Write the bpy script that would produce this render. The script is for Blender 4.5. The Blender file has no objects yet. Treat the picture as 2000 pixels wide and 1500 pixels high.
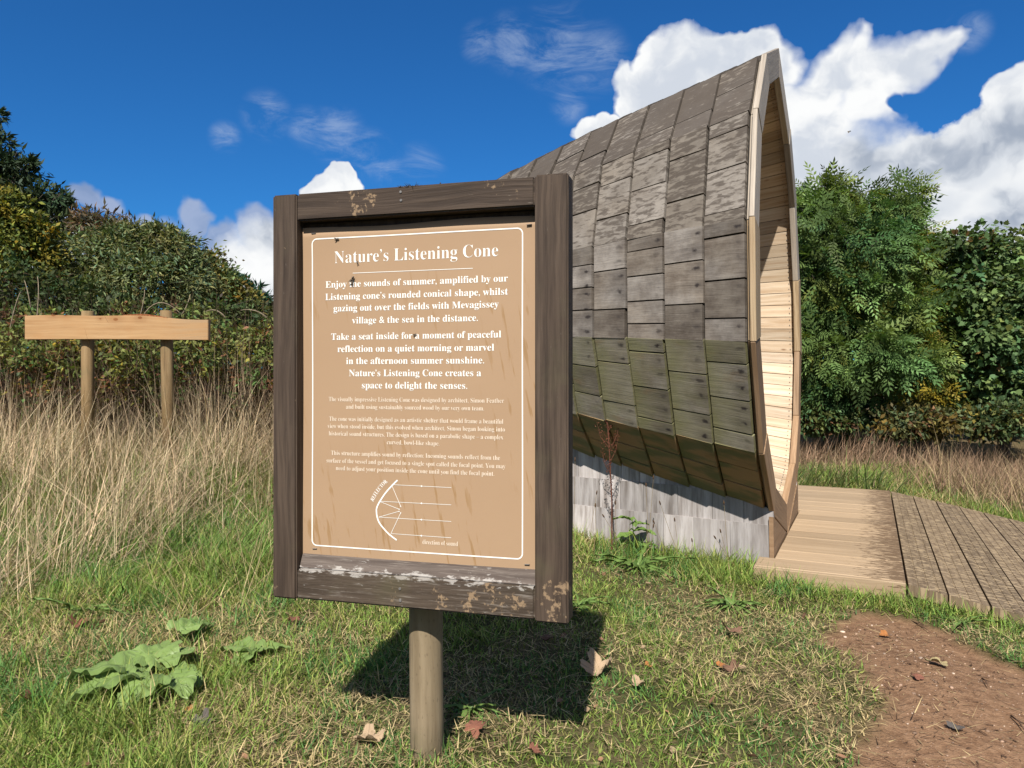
import bpy, bmesh, math, random
import numpy as np
from mathutils import Vector, Matrix
R = math.radians
random.seed(7)
rng = np.random.default_rng(11)
SC = bpy.context.scene
COL = SC.collection

# ------------------------------------------------------------------ camera
EYE = 0.95            # lens height above the lawn
FPX = 1440.0
cam_d = bpy.data.cameras.new("camera")
cam_d.sensor_width = 36.0
cam_d.lens = FPX / 2000 * 36.0
cam_d.shift_y = -0.0075
cam_d.clip_start = 0.05
cam_d.clip_end = 2000
cam = bpy.data.objects.new("camera", cam_d)
COL.objects.link(cam)
cam.location = (0, 0, EYE)
cam.rotation_euler = (R(90), 0, 0)
SC.camera = cam

# ------------------------------------------------------------------ light
SUN_EL = R(47.0)
SUN_H = Vector((-0.185, -0.983, 0)).normalized()
SUN_V = Vector((SUN_H.x * math.cos(SUN_EL), SUN_H.y * math.cos(SUN_EL), math.sin(SUN_EL)))
sun_d = bpy.data.lights.new("sun", 'SUN')
sun_d.energy = 5.0
sun_d.angle = R(0.5)
sun_d.color = (1.0, 0.95, 0.88)
sun = bpy.data.objects.new("sun", sun_d)
COL.objects.link(sun)
sun.location = (-3, -12, 14)
sun.rotation_euler = (-SUN_V).to_track_quat('-Z', 'Y').to_euler()
SC.view_settings.view_transform = 'Standard'
SC.view_settings.look = 'None'
SC.view_settings.exposure = 0.7
SC.view_settings.gamma = 1.0
SC.cycles.max_bounces = 6
SC.cycles.diffuse_bounces = 3
SC.cycles.glossy_bounces = 2
SC.cycles.transparent_max_bounces = 8


def at(px, py, Y):
    """point seen at photograph position (px, py) at distance Y from the lens"""
    return Vector(((px - 1000) / FPX * Y, Y, EYE + (735 - py) / FPX * Y))


# ------------------------------------------------------------------ node helper
class NT:
    def __init__(self, tree):
        self.t = tree
        self.n = tree.nodes
        self.l = tree.links

    def node(self, typ, **kw):
        nd = self.n.new(typ)
        for k, v in kw.items():
            setattr(nd, k, v)
        return nd

    def put(self, sock, v):
        if isinstance(v, bpy.types.NodeSocket):
            self.l.new(v, sock)
        elif v is not None:
            if hasattr(sock.default_value, '__len__'):
                v = tuple(v)
                if len(v) == 3 and len(sock.default_value) == 4:
                    v = v + (1.0,)
            sock.default_value = v

    def math(self, op, a, b=None, c=None, clamp=False):
        nd = self.node('ShaderNodeMath', operation=op, use_clamp=clamp)
        self.put(nd.inputs[0], a)
        if b is not None:
            self.put(nd.inputs[1], b)
        if c is not None:
            self.put(nd.inputs[2], c)
        return nd.outputs[0]

    def vmath(self, op, a, b=None):
        nd = self.node('ShaderNodeVectorMath', operation=op)
        self.put(nd.inputs[0], a)
        if b is not None:
            self.put(nd.inputs[1], b)
        return nd.outputs['Value'] if op in ('DISTANCE', 'LENGTH', 'DOT_PRODUCT') else nd.outputs['Vector']

    def noise(self, vec, scale=5, detail=4, rough=0.55, dist=0.0, out='Fac'):
        nd = self.node('ShaderNodeTexNoise')
        self.put(nd.inputs['Vector'], vec)
        nd.inputs['Scale'].default_value = scale
        nd.inputs['Detail'].default_value = detail
        nd.inputs['Roughness'].default_value = rough
        nd.inputs['Distortion'].default_value = dist
        return nd.outputs[out]

    def mapping(self, vec, scale=(1, 1, 1), loc=(0, 0, 0), rot=(0, 0, 0)):
        nd = self.node('ShaderNodeMapping')
        self.put(nd.inputs['Vector'], vec)
        nd.inputs['Scale'].default_value = scale
        nd.inputs['Location'].default_value = loc
        nd.inputs['Rotation'].default_value = rot
        return nd.outputs[0]

    def mix(self, fac, a, b, blend='MIX'):
        nd = self.node('ShaderNodeMix', data_type='RGBA', blend_type=blend)
        self.put(nd.inputs[0], fac)
        self.put(nd.inputs[6], a)
        self.put(nd.inputs[7], b)
        return nd.outputs[2]

    def step(self, v, lo, hi, a=0.0, b=1.0):
        nd = self.node('ShaderNodeMapRange', interpolation_type='SMOOTHSTEP')
        self.put(nd.inputs[0], v)
        nd.inputs[1].default_value = lo
        nd.inputs[2].default_value = hi
        nd.inputs[3].default_value = a
        nd.inputs[4].default_value = b
        return nd.outputs[0]

    def attr(self, name, out='Color'):
        nd = self.node('ShaderNodeAttribute', attribute_name=name)
        return nd.outputs[out]

    def sep(self, v):
        nd = self.node('ShaderNodeSeparateXYZ')
        self.put(nd.inputs[0], v)
        return nd.outputs

    def comb(self, x, y, z):
        nd = self.node('ShaderNodeCombineXYZ')
        self.put(nd.inputs[0], x)
        self.put(nd.inputs[1], y)
        self.put(nd.inputs[2], z)
        return nd.outputs[0]


# ------------------------------------------------------------------ world: sky and clouds
def make_world():
    w = bpy.data.worlds.new("World")
    SC.world = w
    w.use_nodes = True
    g = NT(w.node_tree)
    g.n.clear()
    out = g.node('ShaderNodeOutputWorld')
    bg = g.node('ShaderNodeBackground')
    bg.inputs['Strength'].default_value = 0.1
    g.l.new(bg.outputs[0], out.inputs[0])
    sky = g.node('ShaderNodeTexSky', sky_type='NISHITA')
    sky.sun_disc = False
    sky.sun_elevation = SUN_EL
    sky.sun_rotation = math.atan2(SUN_H.x, SUN_H.y)
    sky.air_density = 1.0
    sky.dust_density = 0.35
    sky.ozone_density = 2.2
    base = g.mix(1.0, sky.outputs[0], SKY_TINT, 'MULTIPLY')
    d = g.node('ShaderNodeTexCoord').outputs['Generated']
    x, y, z = g.sep(d)
    den = g.math('MAXIMUM', g.math('ADD', y, 1.0), 0.05)
    p = g.comb(g.math('DIVIDE', x, den), g.math('DIVIDE', z, den), 0.0)   # stereographic sky map

    def st(px, py):
        v = Vector(((px - 1000) / FPX, 1.0, (735 - py) / FPX)).normalized()
        return (v.x / (1 + v.y), v.z / (1 + v.y))

    def rad(px, py, r):
        a, b = st(px, py), st(px + r, py)
        return math.hypot(a[0] - b[0], a[1] - b[1])

    n1 = g.noise(p, 7.0, 8, 0.56)
    n2 = g.noise(g.mapping(p, loc=(3.1, 1.7, 0)), 24.0, 6, 0.6)
    pd = g.vmath('ADD', p, g.vmath('MULTIPLY', g.vmath('SUBTRACT', g.noise(p, 16.0, 4, 0.6, out='Color'), (0.5, 0.5, 0.5)), (0.045, 0.045, 0)))

    def field(blobs, vec):
        acc = None
        for (px, py, r) in blobs:
            c = st(px, py)
            dist = g.vmath('DISTANCE', vec, (c[0], c[1], 0))
            v = g.math('MULTIPLY_ADD', dist, -1.0 / rad(px, py, r), 1.0)
            acc = v if acc is None else g.math('SMOOTH_MAX', acc, v, 0.12)
        return acc

    white = [(1285, 190, 85), (1325, 130, 88), (1400, 120, 80), (1465, 110, 78), (1515, 130, 70), (1390, 230, 135), (1245, 150, 42),
             (1235, 185, 36), (1510, 240, 120), (1600, 260, 120), (1625, 150, 70), (1600, 190, 80), (1740, 145, 78), (1695, 150, 84), (1775, 128, 56), (1715, 125, 55), (1690, 105, 46), (1655, 118, 62), (1730, 150, 66),
             (1790, 120, 52), (1830, 100, 46), (1855, 88, 34), (1800, 112, 50), (1690, 200, 80), (1640, 350, 140), (1760, 345, 130), (1870, 330, 130),
             (1985, 290, 130), (1990, 190, 62), (2040, 250, 150), (1930, 450, 150), (1780, 480, 160), (1650, 520, 160), (2180, 400, 220),
             (2300, 250, 200), (1640, 440, 120), (1720, 420, 120), (1960, 380, 120), (1880, 470, 110),
             (1147, 252, 34), (1178, 244, 33), (1205, 236, 24),
             (657, 352, 36), (632, 372, 34), (690, 366, 26),
             (470, 515, 62), (520, 530, 95), (430, 570, 70), (100, 480, 90), (-160, 420, 130), (760, 600, 200)]
    f = field(white, pd)
    dens = g.math('ADD', f, g.math('MULTIPLY_ADD', n2, 0.55, -0.27))
    dens = g.math('ADD', dens, g.math('MULTIPLY_ADD', n1, 0.5, -0.25))
    n3 = g.noise(g.mapping(p, loc=(7.7, 2.3, 0)), 70.0, 5, 0.6)
    dens = g.math('ADD', dens, g.math('MULTIPLY_ADD', n3, 0.22, -0.11))
    soft = g.step(g.noise(g.mapping(p, loc=(1.2, 8.3, 0)), 9.0, 3, 0.5), 0.40, 0.62, 0.10, 0.50)
    mask = g.math('SMOOTH_MIN', g.math('MAXIMUM', g.math('DIVIDE', dens, soft), 0.0), 1.0, 0.3, clamp=True)
    # a few holes of blue in the right-hand bank
    holes = [(1742, 210, 30), (1780, 200, 38), (1820, 186, 48), (1870, 160, 58), (1930, 122, 66), (1990, 85, 66)]
    hf = g.math('ADD', field(holes, pd), g.math('MULTIPLY_ADD', n2, 0.6, -0.28))
    mask = g.math('MULTIPLY', mask, g.math('SUBTRACT', 1.0, g.step(hf, 0.02, 0.36)))
    grey = [(1900, 290, 130), (1800, 300, 110), (1990, 260, 110), (1960, 400, 120), (1850, 380, 90), (1700, 300, 90), (520, 455, 60), (375, 420, 60), (165, 400, 60),
            (395, 455, 55), (330, 470, 40), (1400, 260, 80), (2150, 350, 220)]
    gf = g.math('ADD', field(grey, pd), g.math('MULTIPLY_ADD', n1, 1.3, -0.7))
    gm = g.step(gf, 0.0, 0.7)
    # billows: the side of each lump turned up towards the sun is bright, its underside grey
    off = g.vmath('ADD', pd, (-0.005, 0.013, 0.0))

    def billow(v):
        return g.math('MULTIPLY_ADD', g.noise(v, 10.0, 5, 0.5), 0.75, g.math('MULTIPLY', g.noise(v, 30.0, 5, 0.55), 0.25))
    emb = g.math('SUBTRACT', billow(pd), billow(off))
    lump = g.step(g.math('MULTIPLY_ADD', dens, -0.03, emb), -0.085, 0.045)
    ccol = g.mix(lump, (4.0, 4.3, 4.8), (6.05, 6.1, 6.1))
    ccol = g.mix(g.math('MULTIPLY', gm, 0.92), ccol, g.mix(lump, (2.1, 2.45, 3.05), (4.5, 4.75, 5.1)))
    # thin high cirrus
    wl = g.noise(g.mapping(p, scale=(7, 19, 1), rot=(0, 0, R(14))), 3.0, 10, 0.66, 0.8)
    wisps = [(1090, 95, 105), (1000, 85, 70), (1160, 115, 85), (940, 85, 50), (660, 265, 70), (720, 300, 60), (760, 330, 50), (520, 225, 60), (440, 268, 40),
             (600, 250, 50), (1110, 205, 45), (820, 330, 60), (1890, 60, 60)]
    wf = g.step(field(wisps, p), 0.0, 0.75)
    wm = g.math('MULTIPLY', g.math('MULTIPLY', wf, g.step(wl, 0.38, 0.72)), 0.36)
    colr = g.mix(wm, base, (3.6, 4.2, 5.1))
    greys = [(165, 392, 40), (205, 408, 30), (375, 400, 34), (395, 430, 36), (515, 450, 50), (330, 452, 46), (280, 440, 34), (440, 466, 46), (235, 436, 26), (530, 480, 50)]
    lm = g.step(g.math('ADD', field(greys, pd), g.math('MULTIPLY_ADD', n2, 0.9, -0.45)), -0.02, 0.50)
    colr = g.mix(g.math('MULTIPLY', lm, 0.8), colr, g.mix(lump, (1.7, 2.15, 3.2), (2.6, 3.0, 4.0)))
    colr = g.mix(mask, colr, ccol)
    bk = g.noise(g.mapping(d, loc=(2, 5, 1), scale=(1, 1, 2.2)), 2.4, 6, 0.55)  # broken cloud behind the camera, added to make the fill light less blue
    bm = g.math('MULTIPLY', g.step(bk, 0.44, 0.56), g.step(y, 0.30, -0.05))
    colr = g.mix(bm, colr, (3.3, 3.4, 3.5))
    g.l.new(colr, bg.inputs['Color'])
    w.cycles.sampling_method = 'MANUAL'
    w.cycles.sample_map_resolution = 512


SKY_TINT = (0.098, 0.375, 0.68)
make_world()


# ------------------------------------------------------------------ scene-graph helpers
def tag(o, label=None, cat=None, group=None, kind=None):
    if label:
        o['label'] = label
    if cat:
        o['category'] = cat
    if group:
        o['group'] = group
    if kind:
        o['kind'] = kind
    return o


def empty(name, loc=(0, 0, 0), rz=0.0):
    o = bpy.data.objects.new(name, None)
    COL.objects.link(o)
    o.location = loc
    o.rotation_euler = (0, 0, rz)
    o.empty_display_size = 0.2
    return o


def build(name, verts, faces, mat, parent=None, uv=None, col=None, smooth=False):
    """one mesh object; uv: per-vertex (N,2); col: per-vertex (N,3) colour attribute 'col'"""
    me = bpy.data.meshes.new(name)
    me.from_pydata([tuple(v) for v in verts], [], [tuple(f) for f in faces])
    finish(me, mat, uv, col, smooth)
    o = bpy.data.objects.new(name, me)
    COL.objects.link(o)
    if parent is not None:
        o.parent = parent
    return o


def finish(me, mat, uv, col, smooth):
    if mat is not None:
        me.materials.append(mat)
    nl = len(me.loops)
    if uv is not None:
        li = np.zeros(nl, np.int32)
        me.loops.foreach_get('vertex_index', li)
        lay = me.uv_layers.new(name='UVMap')
        lay.data.foreach_set('uv', np.asarray(uv, np.float32)[li].ravel())
    if col is not None:
        c = np.ones((len(me.vertices), 4), np.float32)
        c[:, :3] = col
        a = me.color_attributes.new('col', 'FLOAT_COLOR', 'POINT')
        a.data.foreach_set('color', c.ravel())
    if smooth:
        me.polygons.foreach_set('use_smooth', np.ones(len(me.polygons), bool))
    me.update()


def build_np(name, V, F, mat, parent=None, col=None, uv=None, smooth=False):
    """fast mesh; F is a list of (M,k) index arrays"""
    me = bpy.data.meshes.new(name)
    V = np.asarray(V, np.float32)
    me.vertices.add(len(V))
    me.vertices.foreach_set('co', V.ravel())
    li = np.concatenate([f.ravel() for f in F]).astype(np.int32)
    sizes = np.concatenate([np.full(len(f), f.shape[1]) for f in F]).astype(np.int32)
    starts = np.concatenate([[0], np.cumsum(sizes)[:-1]]).astype(np.int32)
    me.loops.add(len(li))
    me.loops.foreach_set('vertex_index', li)
    me.polygons.add(len(sizes))
    me.polygons.foreach_set('loop_start', starts)
    me.polygons.foreach_set('loop_total', sizes)
    me.update(calc_edges=True)
    finish(me, mat, uv, col, smooth)
    o = bpy.data.objects.new(name, me)
    COL.objects.link(o)
    if parent is not None:
        o.parent = parent
    return o


class MB:
    """collects shapes into one mesh with UVs in metres and a colour per vertex"""
    def __init__(self):
        self.v, self.f, self.uv, self.c, self.b = [], [], [], [], []

    def poly(self, pts, uv, col=(1, 1, 1), board=None):
        b = len(self.v)
        self.v += [tuple(p) for p in pts]
        self.uv += [tuple(q) for q in uv]
        self.c += [tuple(col)] * len(pts)
        self.b += board or [(9.0, 9.0)] * len(pts)
        self.f.append(tuple(range(b, b + len(pts))))

    def hexa(self, P, col=(1, 1, 1), uo=(0, 0)):
        """P: 8 points, bottom ring 0-3 and top ring 4-7; the grain runs from 0 to 1"""
        P = [Vector(p) for p in P]
        L = (P[1] - P[0]).length
        W = (P[3] - P[0]).length
        T = (P[4] - P[0]).length
        u0, v0 = uo
        q = [((4, 5, 6, 7), ((0, 0), (L, 0), (L, W), (0, W))), ((3, 2, 1, 0), ((0, W + .3), (L, W + .3), (L, .3), (0, .3))),
             ((0, 1, 5, 4), ((0, -T), (L, -T), (L, 0), (0, 0))), ((2, 3, 7, 6), ((L, W + T), (0, W + T), (0, W), (L, W))),
             ((1, 2, 6, 5), ((0, 0), (T * .3, W), (T * .3 + .01, W), (.01, 0))), ((3, 0, 4, 7), ((0, W), (T * .3, 0), (.01, 0), (.01, W)))]
        for idx, uv in q:
            self.poly([P[i] for i in idx], [(a + u0, b + v0) for a, b in uv], col, [(0, 0), (L, 0), (L, W), (0, W)] if idx == (4, 5, 6, 7) else None)

    def build(self, name, mat, parent=None, smooth=False, bevel=0.0, seg=2, weld=True, board=False):
        o = build(name, self.v, self.f, mat, parent, self.uv, self.c, smooth)
        if board:
            lay = o.data.uv_layers.new(name='board')
            li = np.zeros(len(o.data.loops), np.int32)
            o.data.loops.foreach_get('vertex_index', li)
            lay.data.foreach_set('uv', np.asarray(self.b, np.float32)[li].ravel())
            o.data.uv_layers.active_index = 0
        if weld or bevel:
            bm = bmesh.new()
            bm.from_mesh(o.data)
            bmesh.ops.remove_doubles(bm, verts=bm.verts, dist=1e-5)
            if bevel:
                bmesh.ops.bevel(bm, geom=[e for e in bm.edges], offset=bevel, segments=seg, affect='EDGES', clamp_overlap=True)
            bm.to_mesh(o.data)
            bm.free()
        return o


def tube(pts, radii, n=10, cap=True):
    """tapered tube along pts -> verts, faces, uv"""
    V, F, U = [], [], []
    pts = [Vector(p) for p in pts]
    acc = 0
    prev = None
    for i, p in enumerate(pts):
        d = (pts[min(i + 1, len(pts) - 1)] - pts[max(i - 1, 0)]).normalized()
        if prev is None:
            ref = Vector((1, 0, 0)) if abs(d.x) < 0.8 else Vector((0, 1, 0))
            a = d.cross(ref).normalized()
        else:
            a = (prev - d * prev.dot(d)).normalized()
        prev = a
        b = d.cross(a)
        if i:
            acc += (p - pts[i - 1]).length
        for k in range(n):
            t = 2 * math.pi * k / n
            V.append(p + (a * math.cos(t) + b * math.sin(t)) * radii[i])
            U.append((acc, t * radii[0]))
    for i in range(len(pts) - 1):
        for k in range(n):
            F.append((i * n + k, i * n + (k + 1) % n, (i + 1) * n + (k + 1) % n, (i + 1) * n + k))
    if cap:
        F.append(tuple(range(n))[::-1])
        F.append(tuple(range((len(pts) - 1) * n, len(pts) * n)))
    return V, F, U


def merge(parts):
    V, F, U = [], [], []
    for v, f, u in parts:
        b = len(V)
        V += list(v)
        U += list(u)
        F += [tuple(i + b for i in q) for q in f]
    return V, F, U


# value noise for layouts
_lat = rng.random((64, 64))


def vnoise(x, y, s=1.0, seed=0):
    x = np.asarray(x, float) * s + seed * 7.31
    y = np.asarray(y, float) * s + seed * 3.77
    xi = np.floor(x).astype(int)
    yi = np.floor(y).astype(int)
    fx, fy = x - xi, y - yi
    fx = fx * fx * (3 - 2 * fx)
    fy = fy * fy * (3 - 2 * fy)
    L = lambda a, b: _lat[a % 64, b % 64]
    return (L(xi, yi) * (1 - fx) + L(xi + 1, yi) * fx) * (1 - fy) + (L(xi, yi + 1) * (1 - fx) + L(xi + 1, yi + 1) * fx) * fy


def fbm(x, y, s=1.0, seed=0):
    return (vnoise(x, y, s, seed) + 0.5 * vnoise(x, y, s * 2.1, seed + 1) + 0.25 * vnoise(x, y, s * 4.3, seed + 2)) / 1.75


def sstep(x, a, b):
    t = np.clip((np.asarray(x, float) - a) / (b - a), 0, 1)
    return t * t * (3 - 2 * t)


# ------------------------------------------------------------------ lie of the land
TH = R(64.11)
CT = np.array([math.cos(TH), math.sin(TH)])       # along the mouth of the cone
CN = np.array([math.sin(TH), -math.cos(TH)])      # out of the mouth
CC = np.array([1.70, 4.545])                      # middle of the threshold


def uw(x, y):
    dx, dy = np.asarray(x) - CC[0], np.asarray(y) - CC[1]
    return dx * CT[0] + dy * CT[1], dx * CN[0] + dy * CN[1]


def loc(u, w, z):
    return Vector((CC[0] + CT[0] * u + CN[0] * w, CC[1] + CT[1] * u + CN[1] * w, z))


def gz(x, y):
    x = np.asarray(x, float)
    y = np.asarray(y, float)
    u, w = uw(x, y)
    near = 1 - sstep(np.hypot(x, y), 14, 30)
    g = 0.03 * (fbm(x, y, 1.1, 3) - 0.5)
    g = g - 0.075 * sstep(y, 2.2, 3.2) * sstep(x, 0.1, 0.8) * (1 - sstep(y, 9, 14))
    g = g - 0.20 * sstep(w, 0.55, 1.9) * near
    g = g + 0.26 * sstep(-x, 0.6, 2.6) * sstep(y, 3.4, 5.8)
    g = g + 0.015 * (fbm(x, y, 6, 5) - 0.5)
    return g


SOILPX = [(1592, 1228), (1640, 1200), (1750, 1196), (1850, 1222), (1960, 1278), (2000, 1292), (2300, 1400), (2300, 1800), (1560, 1800),
          (1650, 1500), (1690, 1440), (1660, 1380), (1645, 1310), (1600, 1262)]
SOIL = np.array([[(px - 1000) / FPX * ((EYE + .08) * FPX / (py - 735)), (EYE + .08) * FPX / (py - 735)] for px, py in SOILPX])


def soil_sd(x, y):
    """signed distance to the bare patch, positive inside"""
    x = np.asarray(x, float).ravel()
    y = np.asarray(y, float).ravel()
    best = np.full(x.shape, 1e9)
    inside = np.zeros(x.shape, bool)
    n = len(SOIL)
    for i in range(n):
        ax, ay = SOIL[i]
        bx, by = SOIL[(i + 1) % n]
        ex, ey = bx - ax, by - ay
        t = np.clip(((x - ax) * ex + (y - ay) * ey) / (ex * ex + ey * ey), 0, 1)
        best = np.minimum(best, np.hypot(x - ax - t * ex, y - ay - t * ey))
        c = ((ay > y) != (by > y)) & (x < (bx - ax) * (y - ay) / (by - ay + 1e-12) + ax)
        inside ^= c
    return np.where(inside, best, -best)


def soil_amt(x, y):
    x = np.asarray(x, float)
    y = np.asarray(y, float)
    return sstep(soil_sd(x, y) + 0.22 * (fbm(x.ravel(), y.ravel(), 5, 8) - 0.5), -0.02, 0.08).reshape(x.shape)


# ------------------------------------------------------------------ materials
ALB = 0.86            # overall reflectance trim for the exposure above


def new_mat(name):
    m = bpy.data.materials.new(name)
    m.use_nodes = True
    g = NT(m.node_tree)
    bs = g.n['Principled BSDF']
    bs.inputs['Roughness'].default_value = 0.75
    bs.inputs['Specular IOR Level'].default_value = 0.25
    return m, g, bs


def bump(g, bs, h, strength=0.4, dist=0.004):
    b = g.node('ShaderNodeBump')
    b.inputs['Strength'].default_value = strength
    b.inputs['Distance'].default_value = dist
    g.put(b.inputs['Height'], h)
    g.l.new(b.outputs[0], bs.inputs['Normal'])


def wood_mat(name, dark, mid, light, grain=(2.2, 55), knots=0.0, vary=0.35, rough=0.75, bumpd=0.003, extra=None):
    m, g, bs = new_mat(name)
    uv = g.node('ShaderNodeUVMap', uv_map='UVMap').outputs[0]
    tone = g.attr('col')
    tr, tg, tb = g.sep(tone)
    off = g.vmath('ADD', uv, g.comb(g.math('MULTIPLY', tb, 17.0), g.math('MULTIPLY', tg, 9.0), 0))
    warp = g.noise(off, 3.0, 3, 0.5, out='Color')
    wv = g.vmath('ADD', off, g.vmath('MULTIPLY', g.vmath('SUBTRACT', warp, (.5, .5, .5)), (0.0, 0.035, 0)))
    gr = g.noise(g.mapping(wv, scale=(grain[0], grain[1], 1)), 1.0, 6, 0.6)
    fine = g.noise(g.mapping(wv, scale=(grain[0] * 3, grain[1] * 4, 1)), 1.0, 3, 0.6)
    big = g.noise(off, 2.3, 4, 0.55)
    c = g.mix(g.step(gr, 0.3, 0.72), dark, light)
    c = g.mix(g.step(big, 0.3, 0.7, 0.0, 0.65), c, mid)
    c = g.mix(g.math('MULTIPLY', g.step(fine, 0.5, 0.78), 0.35), c, tuple(v * 0.55 for v in dark))
    if knots:
        vo = g.node('ShaderNodeTexVoronoi', feature='F1')
        g.put(vo.inputs['Vector'], g.mapping(off, scale=(2.2, 6.0, 1)))
        vo.inputs['Scale'].default_value = 1.6
        k = g.step(vo.outputs['Distance'], 0.035, 0.11, 1.0, 0.0)
        c = g.mix(g.math('MULTIPLY', k, knots), c, tuple(v * f for v, f in zip(dark, (.5, .35, .25))))
    br = g.math('MULTIPLY_ADD', tr, 2 * vary, 1 - vary)
    c = g.mix(1.0, c, g.comb(br, br, br), 'MULTIPLY')
    if extra:
        c = extra(g, c, uv, off, gr, fine, (tr, tg, tb))
    c = g.mix(1.0, c, (ALB, ALB, ALB), 'MULTIPLY')
    g.l.new(c, bs.inputs['Base Color'])
    bs.inputs['Roughness'].default_value = rough
    bump(g, bs, g.math('ADD', gr, g.math('MULTIPLY', fine, 0.5)), 0.6, bumpd)
    return m


def shell_extra(g, c, uv, off, gr, fine, t):
    # colour attribute: r tone, g facet (0 ridge .. 1 keel), b random
    tr, fac, tb = t
    mo = g.noise(off, 7.0, 6, 0.68)
    hu = g.noise(g.mapping(off, loc=(2, 6, 0)), 2.6, 3, 0.5)
    fg = g.noise(g.mapping(off, scale=(12, 190, 1), rot=(0, 0, R(4))), 1.0, 4, 0.65)
    warm = g.mix(g.step(mo, 0.30, 0.72), (0.108, 0.082, 0.060), (0.262, 0.222, 0.178))
    cool = g.mix(g.step(mo, 0.30, 0.72), (0.112, 0.095, 0.081), (0.278, 0.250, 0.220))
    mott = g.mix(g.step(g.math('MULTIPLY_ADD', tr, 0.3, g.math('SUBTRACT', hu, 0.15)), 0.38, 0.62), warm, cool)
    br_ = g.math('MULTIPLY_ADD', tr, 0.62, 0.66)
    mott = g.mix(1.0, mott, g.comb(br_, br_, br_), 'MULTIPLY')
    c = g.mix(0.72, c, mott)
    c = g.mix(g.math('MULTIPLY', g.step(fg, 0.52, 0.72), 0.42), c, (0.042, 0.034, 0.029))
    c = g.mix(g.math('MULTIPLY', g.step(fg, 0.44, 0.30), 0.22), c, (0.33, 0.30, 0.27))
    # rain-wetted blotches, long along the boards, on the upper facets
    sp = g.noise(g.mapping(off, scale=(15, 46, 1)), 1.0, 3, 0.6, 0.3)
    bigw = g.noise(off, 3.2, 3, 0.5)
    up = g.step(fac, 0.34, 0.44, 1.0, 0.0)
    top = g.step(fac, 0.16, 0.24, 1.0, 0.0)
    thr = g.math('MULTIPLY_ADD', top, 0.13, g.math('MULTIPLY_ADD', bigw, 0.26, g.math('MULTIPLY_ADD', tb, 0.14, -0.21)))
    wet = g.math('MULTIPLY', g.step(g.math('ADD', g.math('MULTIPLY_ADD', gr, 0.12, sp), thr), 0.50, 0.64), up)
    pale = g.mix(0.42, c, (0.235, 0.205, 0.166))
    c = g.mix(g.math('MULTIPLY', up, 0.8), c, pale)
    c = g.mix(g.math('MULTIPLY', wet, 0.74), c, (0.056, 0.043, 0.033))
    big_ = g.noise(g.mapping(off, loc=(3, 3, 0)), 3.0, 3, 0.5)
    # moss and algae low down
    low = g.step(fac, 0.56, 0.66)
    mn = g.noise(g.mapping(off, scale=(5, 9, 1)), 1.0, 5, 0.6)
    moss = g.math('MULTIPLY', low, g.step(mn, 0.40, 0.68))
    c = g.mix(g.math('MULTIPLY', moss, 0.40), c, (0.120, 0.115, 0.040))
    rn = g.noise(g.mapping(off, scale=(4, 11, 1), loc=(5, 2, 0)), 1.0, 3, 0.5)
    rust = g.math('MULTIPLY', low, g.step(rn, 0.56, 0.72))
    c = g.mix(g.math('MULTIPLY', rust, 0.6), c, (0.150, 0.075, 0.036))
    # dark nail weeps
    dn = g.noise(g.mapping(off, scale=(8, 17, 1), loc=(1, 8, 0)), 1.0, 4, 0.62)
    mid = g.step(fac, 0.40, 0.46)
    c = g.mix(g.math('MULTIPLY', g.math('MULTIPLY', mid, g.step(dn, 0.58, 0.78)), 0.55), c, (0.040, 0.030, 0.026))
    low2 = g.math('MULTIPLY', low, g.step(big_, 0.35, 0.65, 0.15, 0.55))
    c = g.mix(low2, c, (0.27, 0.245, 0.165))
    bu = g.node('ShaderNodeUVMap', uv_map='board').outputs[0]
    nn = g.vmath('MULTIPLY', g.vmath('SUBTRACT', g.noise(off, 22.0, 4, 0.6, out='Color'), (.5, .5, .5)), (0.07, 0.035, 0))
    bx, by, _z = g.sep(g.vmath('ADD', bu, nn))
    spots = None
    for (sx, a_, b_) in ((0.030, 0.035, 0.0), (0.034, 0.10, 0.02)):
        cy_ = g.math('MULTIPLY_ADD', tb, b_, a_)
        dd = g.math('SQRT', g.math('ADD', g.math('POWER', g.math('MULTIPLY', g.math('SUBTRACT', bx, sx), 0.55), 2.0), g.math('POWER', g.math('SUBTRACT', by, cy_), 2.0)))
        s_ = g.math('ADD', g.step(dd, 0.002, 0.014, 0.75, 0.0), g.step(dd, 0.0, 0.055, 0.42, 0.0))
        spots = s_ if spots is None else g.math('MAXIMUM', spots, s_)
    c = g.mix(g.math('MULTIPLY', g.math('MULTIPLY', spots, mid), g.math('MULTIPLY_ADD', tb, 0.9, 0.1)), c, (0.028, 0.022, 0.020))
    be = g.step(g.math('ADD', bx, g.math('MULTIPLY_ADD', mn, -0.35, 0.0)), -0.10, 0.06)
    c = g.mix(g.math('MULTIPLY', g.math('MULTIPLY', low, be), 0.55), c, (0.155, 0.155, 0.050))
    ub = g.step(fac, 0.82, 0.87)  # olive-brown underside, painted brighter to lift it out of its shade
    c = g.mix(g.math('MULTIPLY', ub, 0.8), c, g.mix(g.step(rn, 0.42, 0.60), (0.16, 0.15, 0.065), (0.36, 0.215, 0.105)))
    return c


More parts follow.
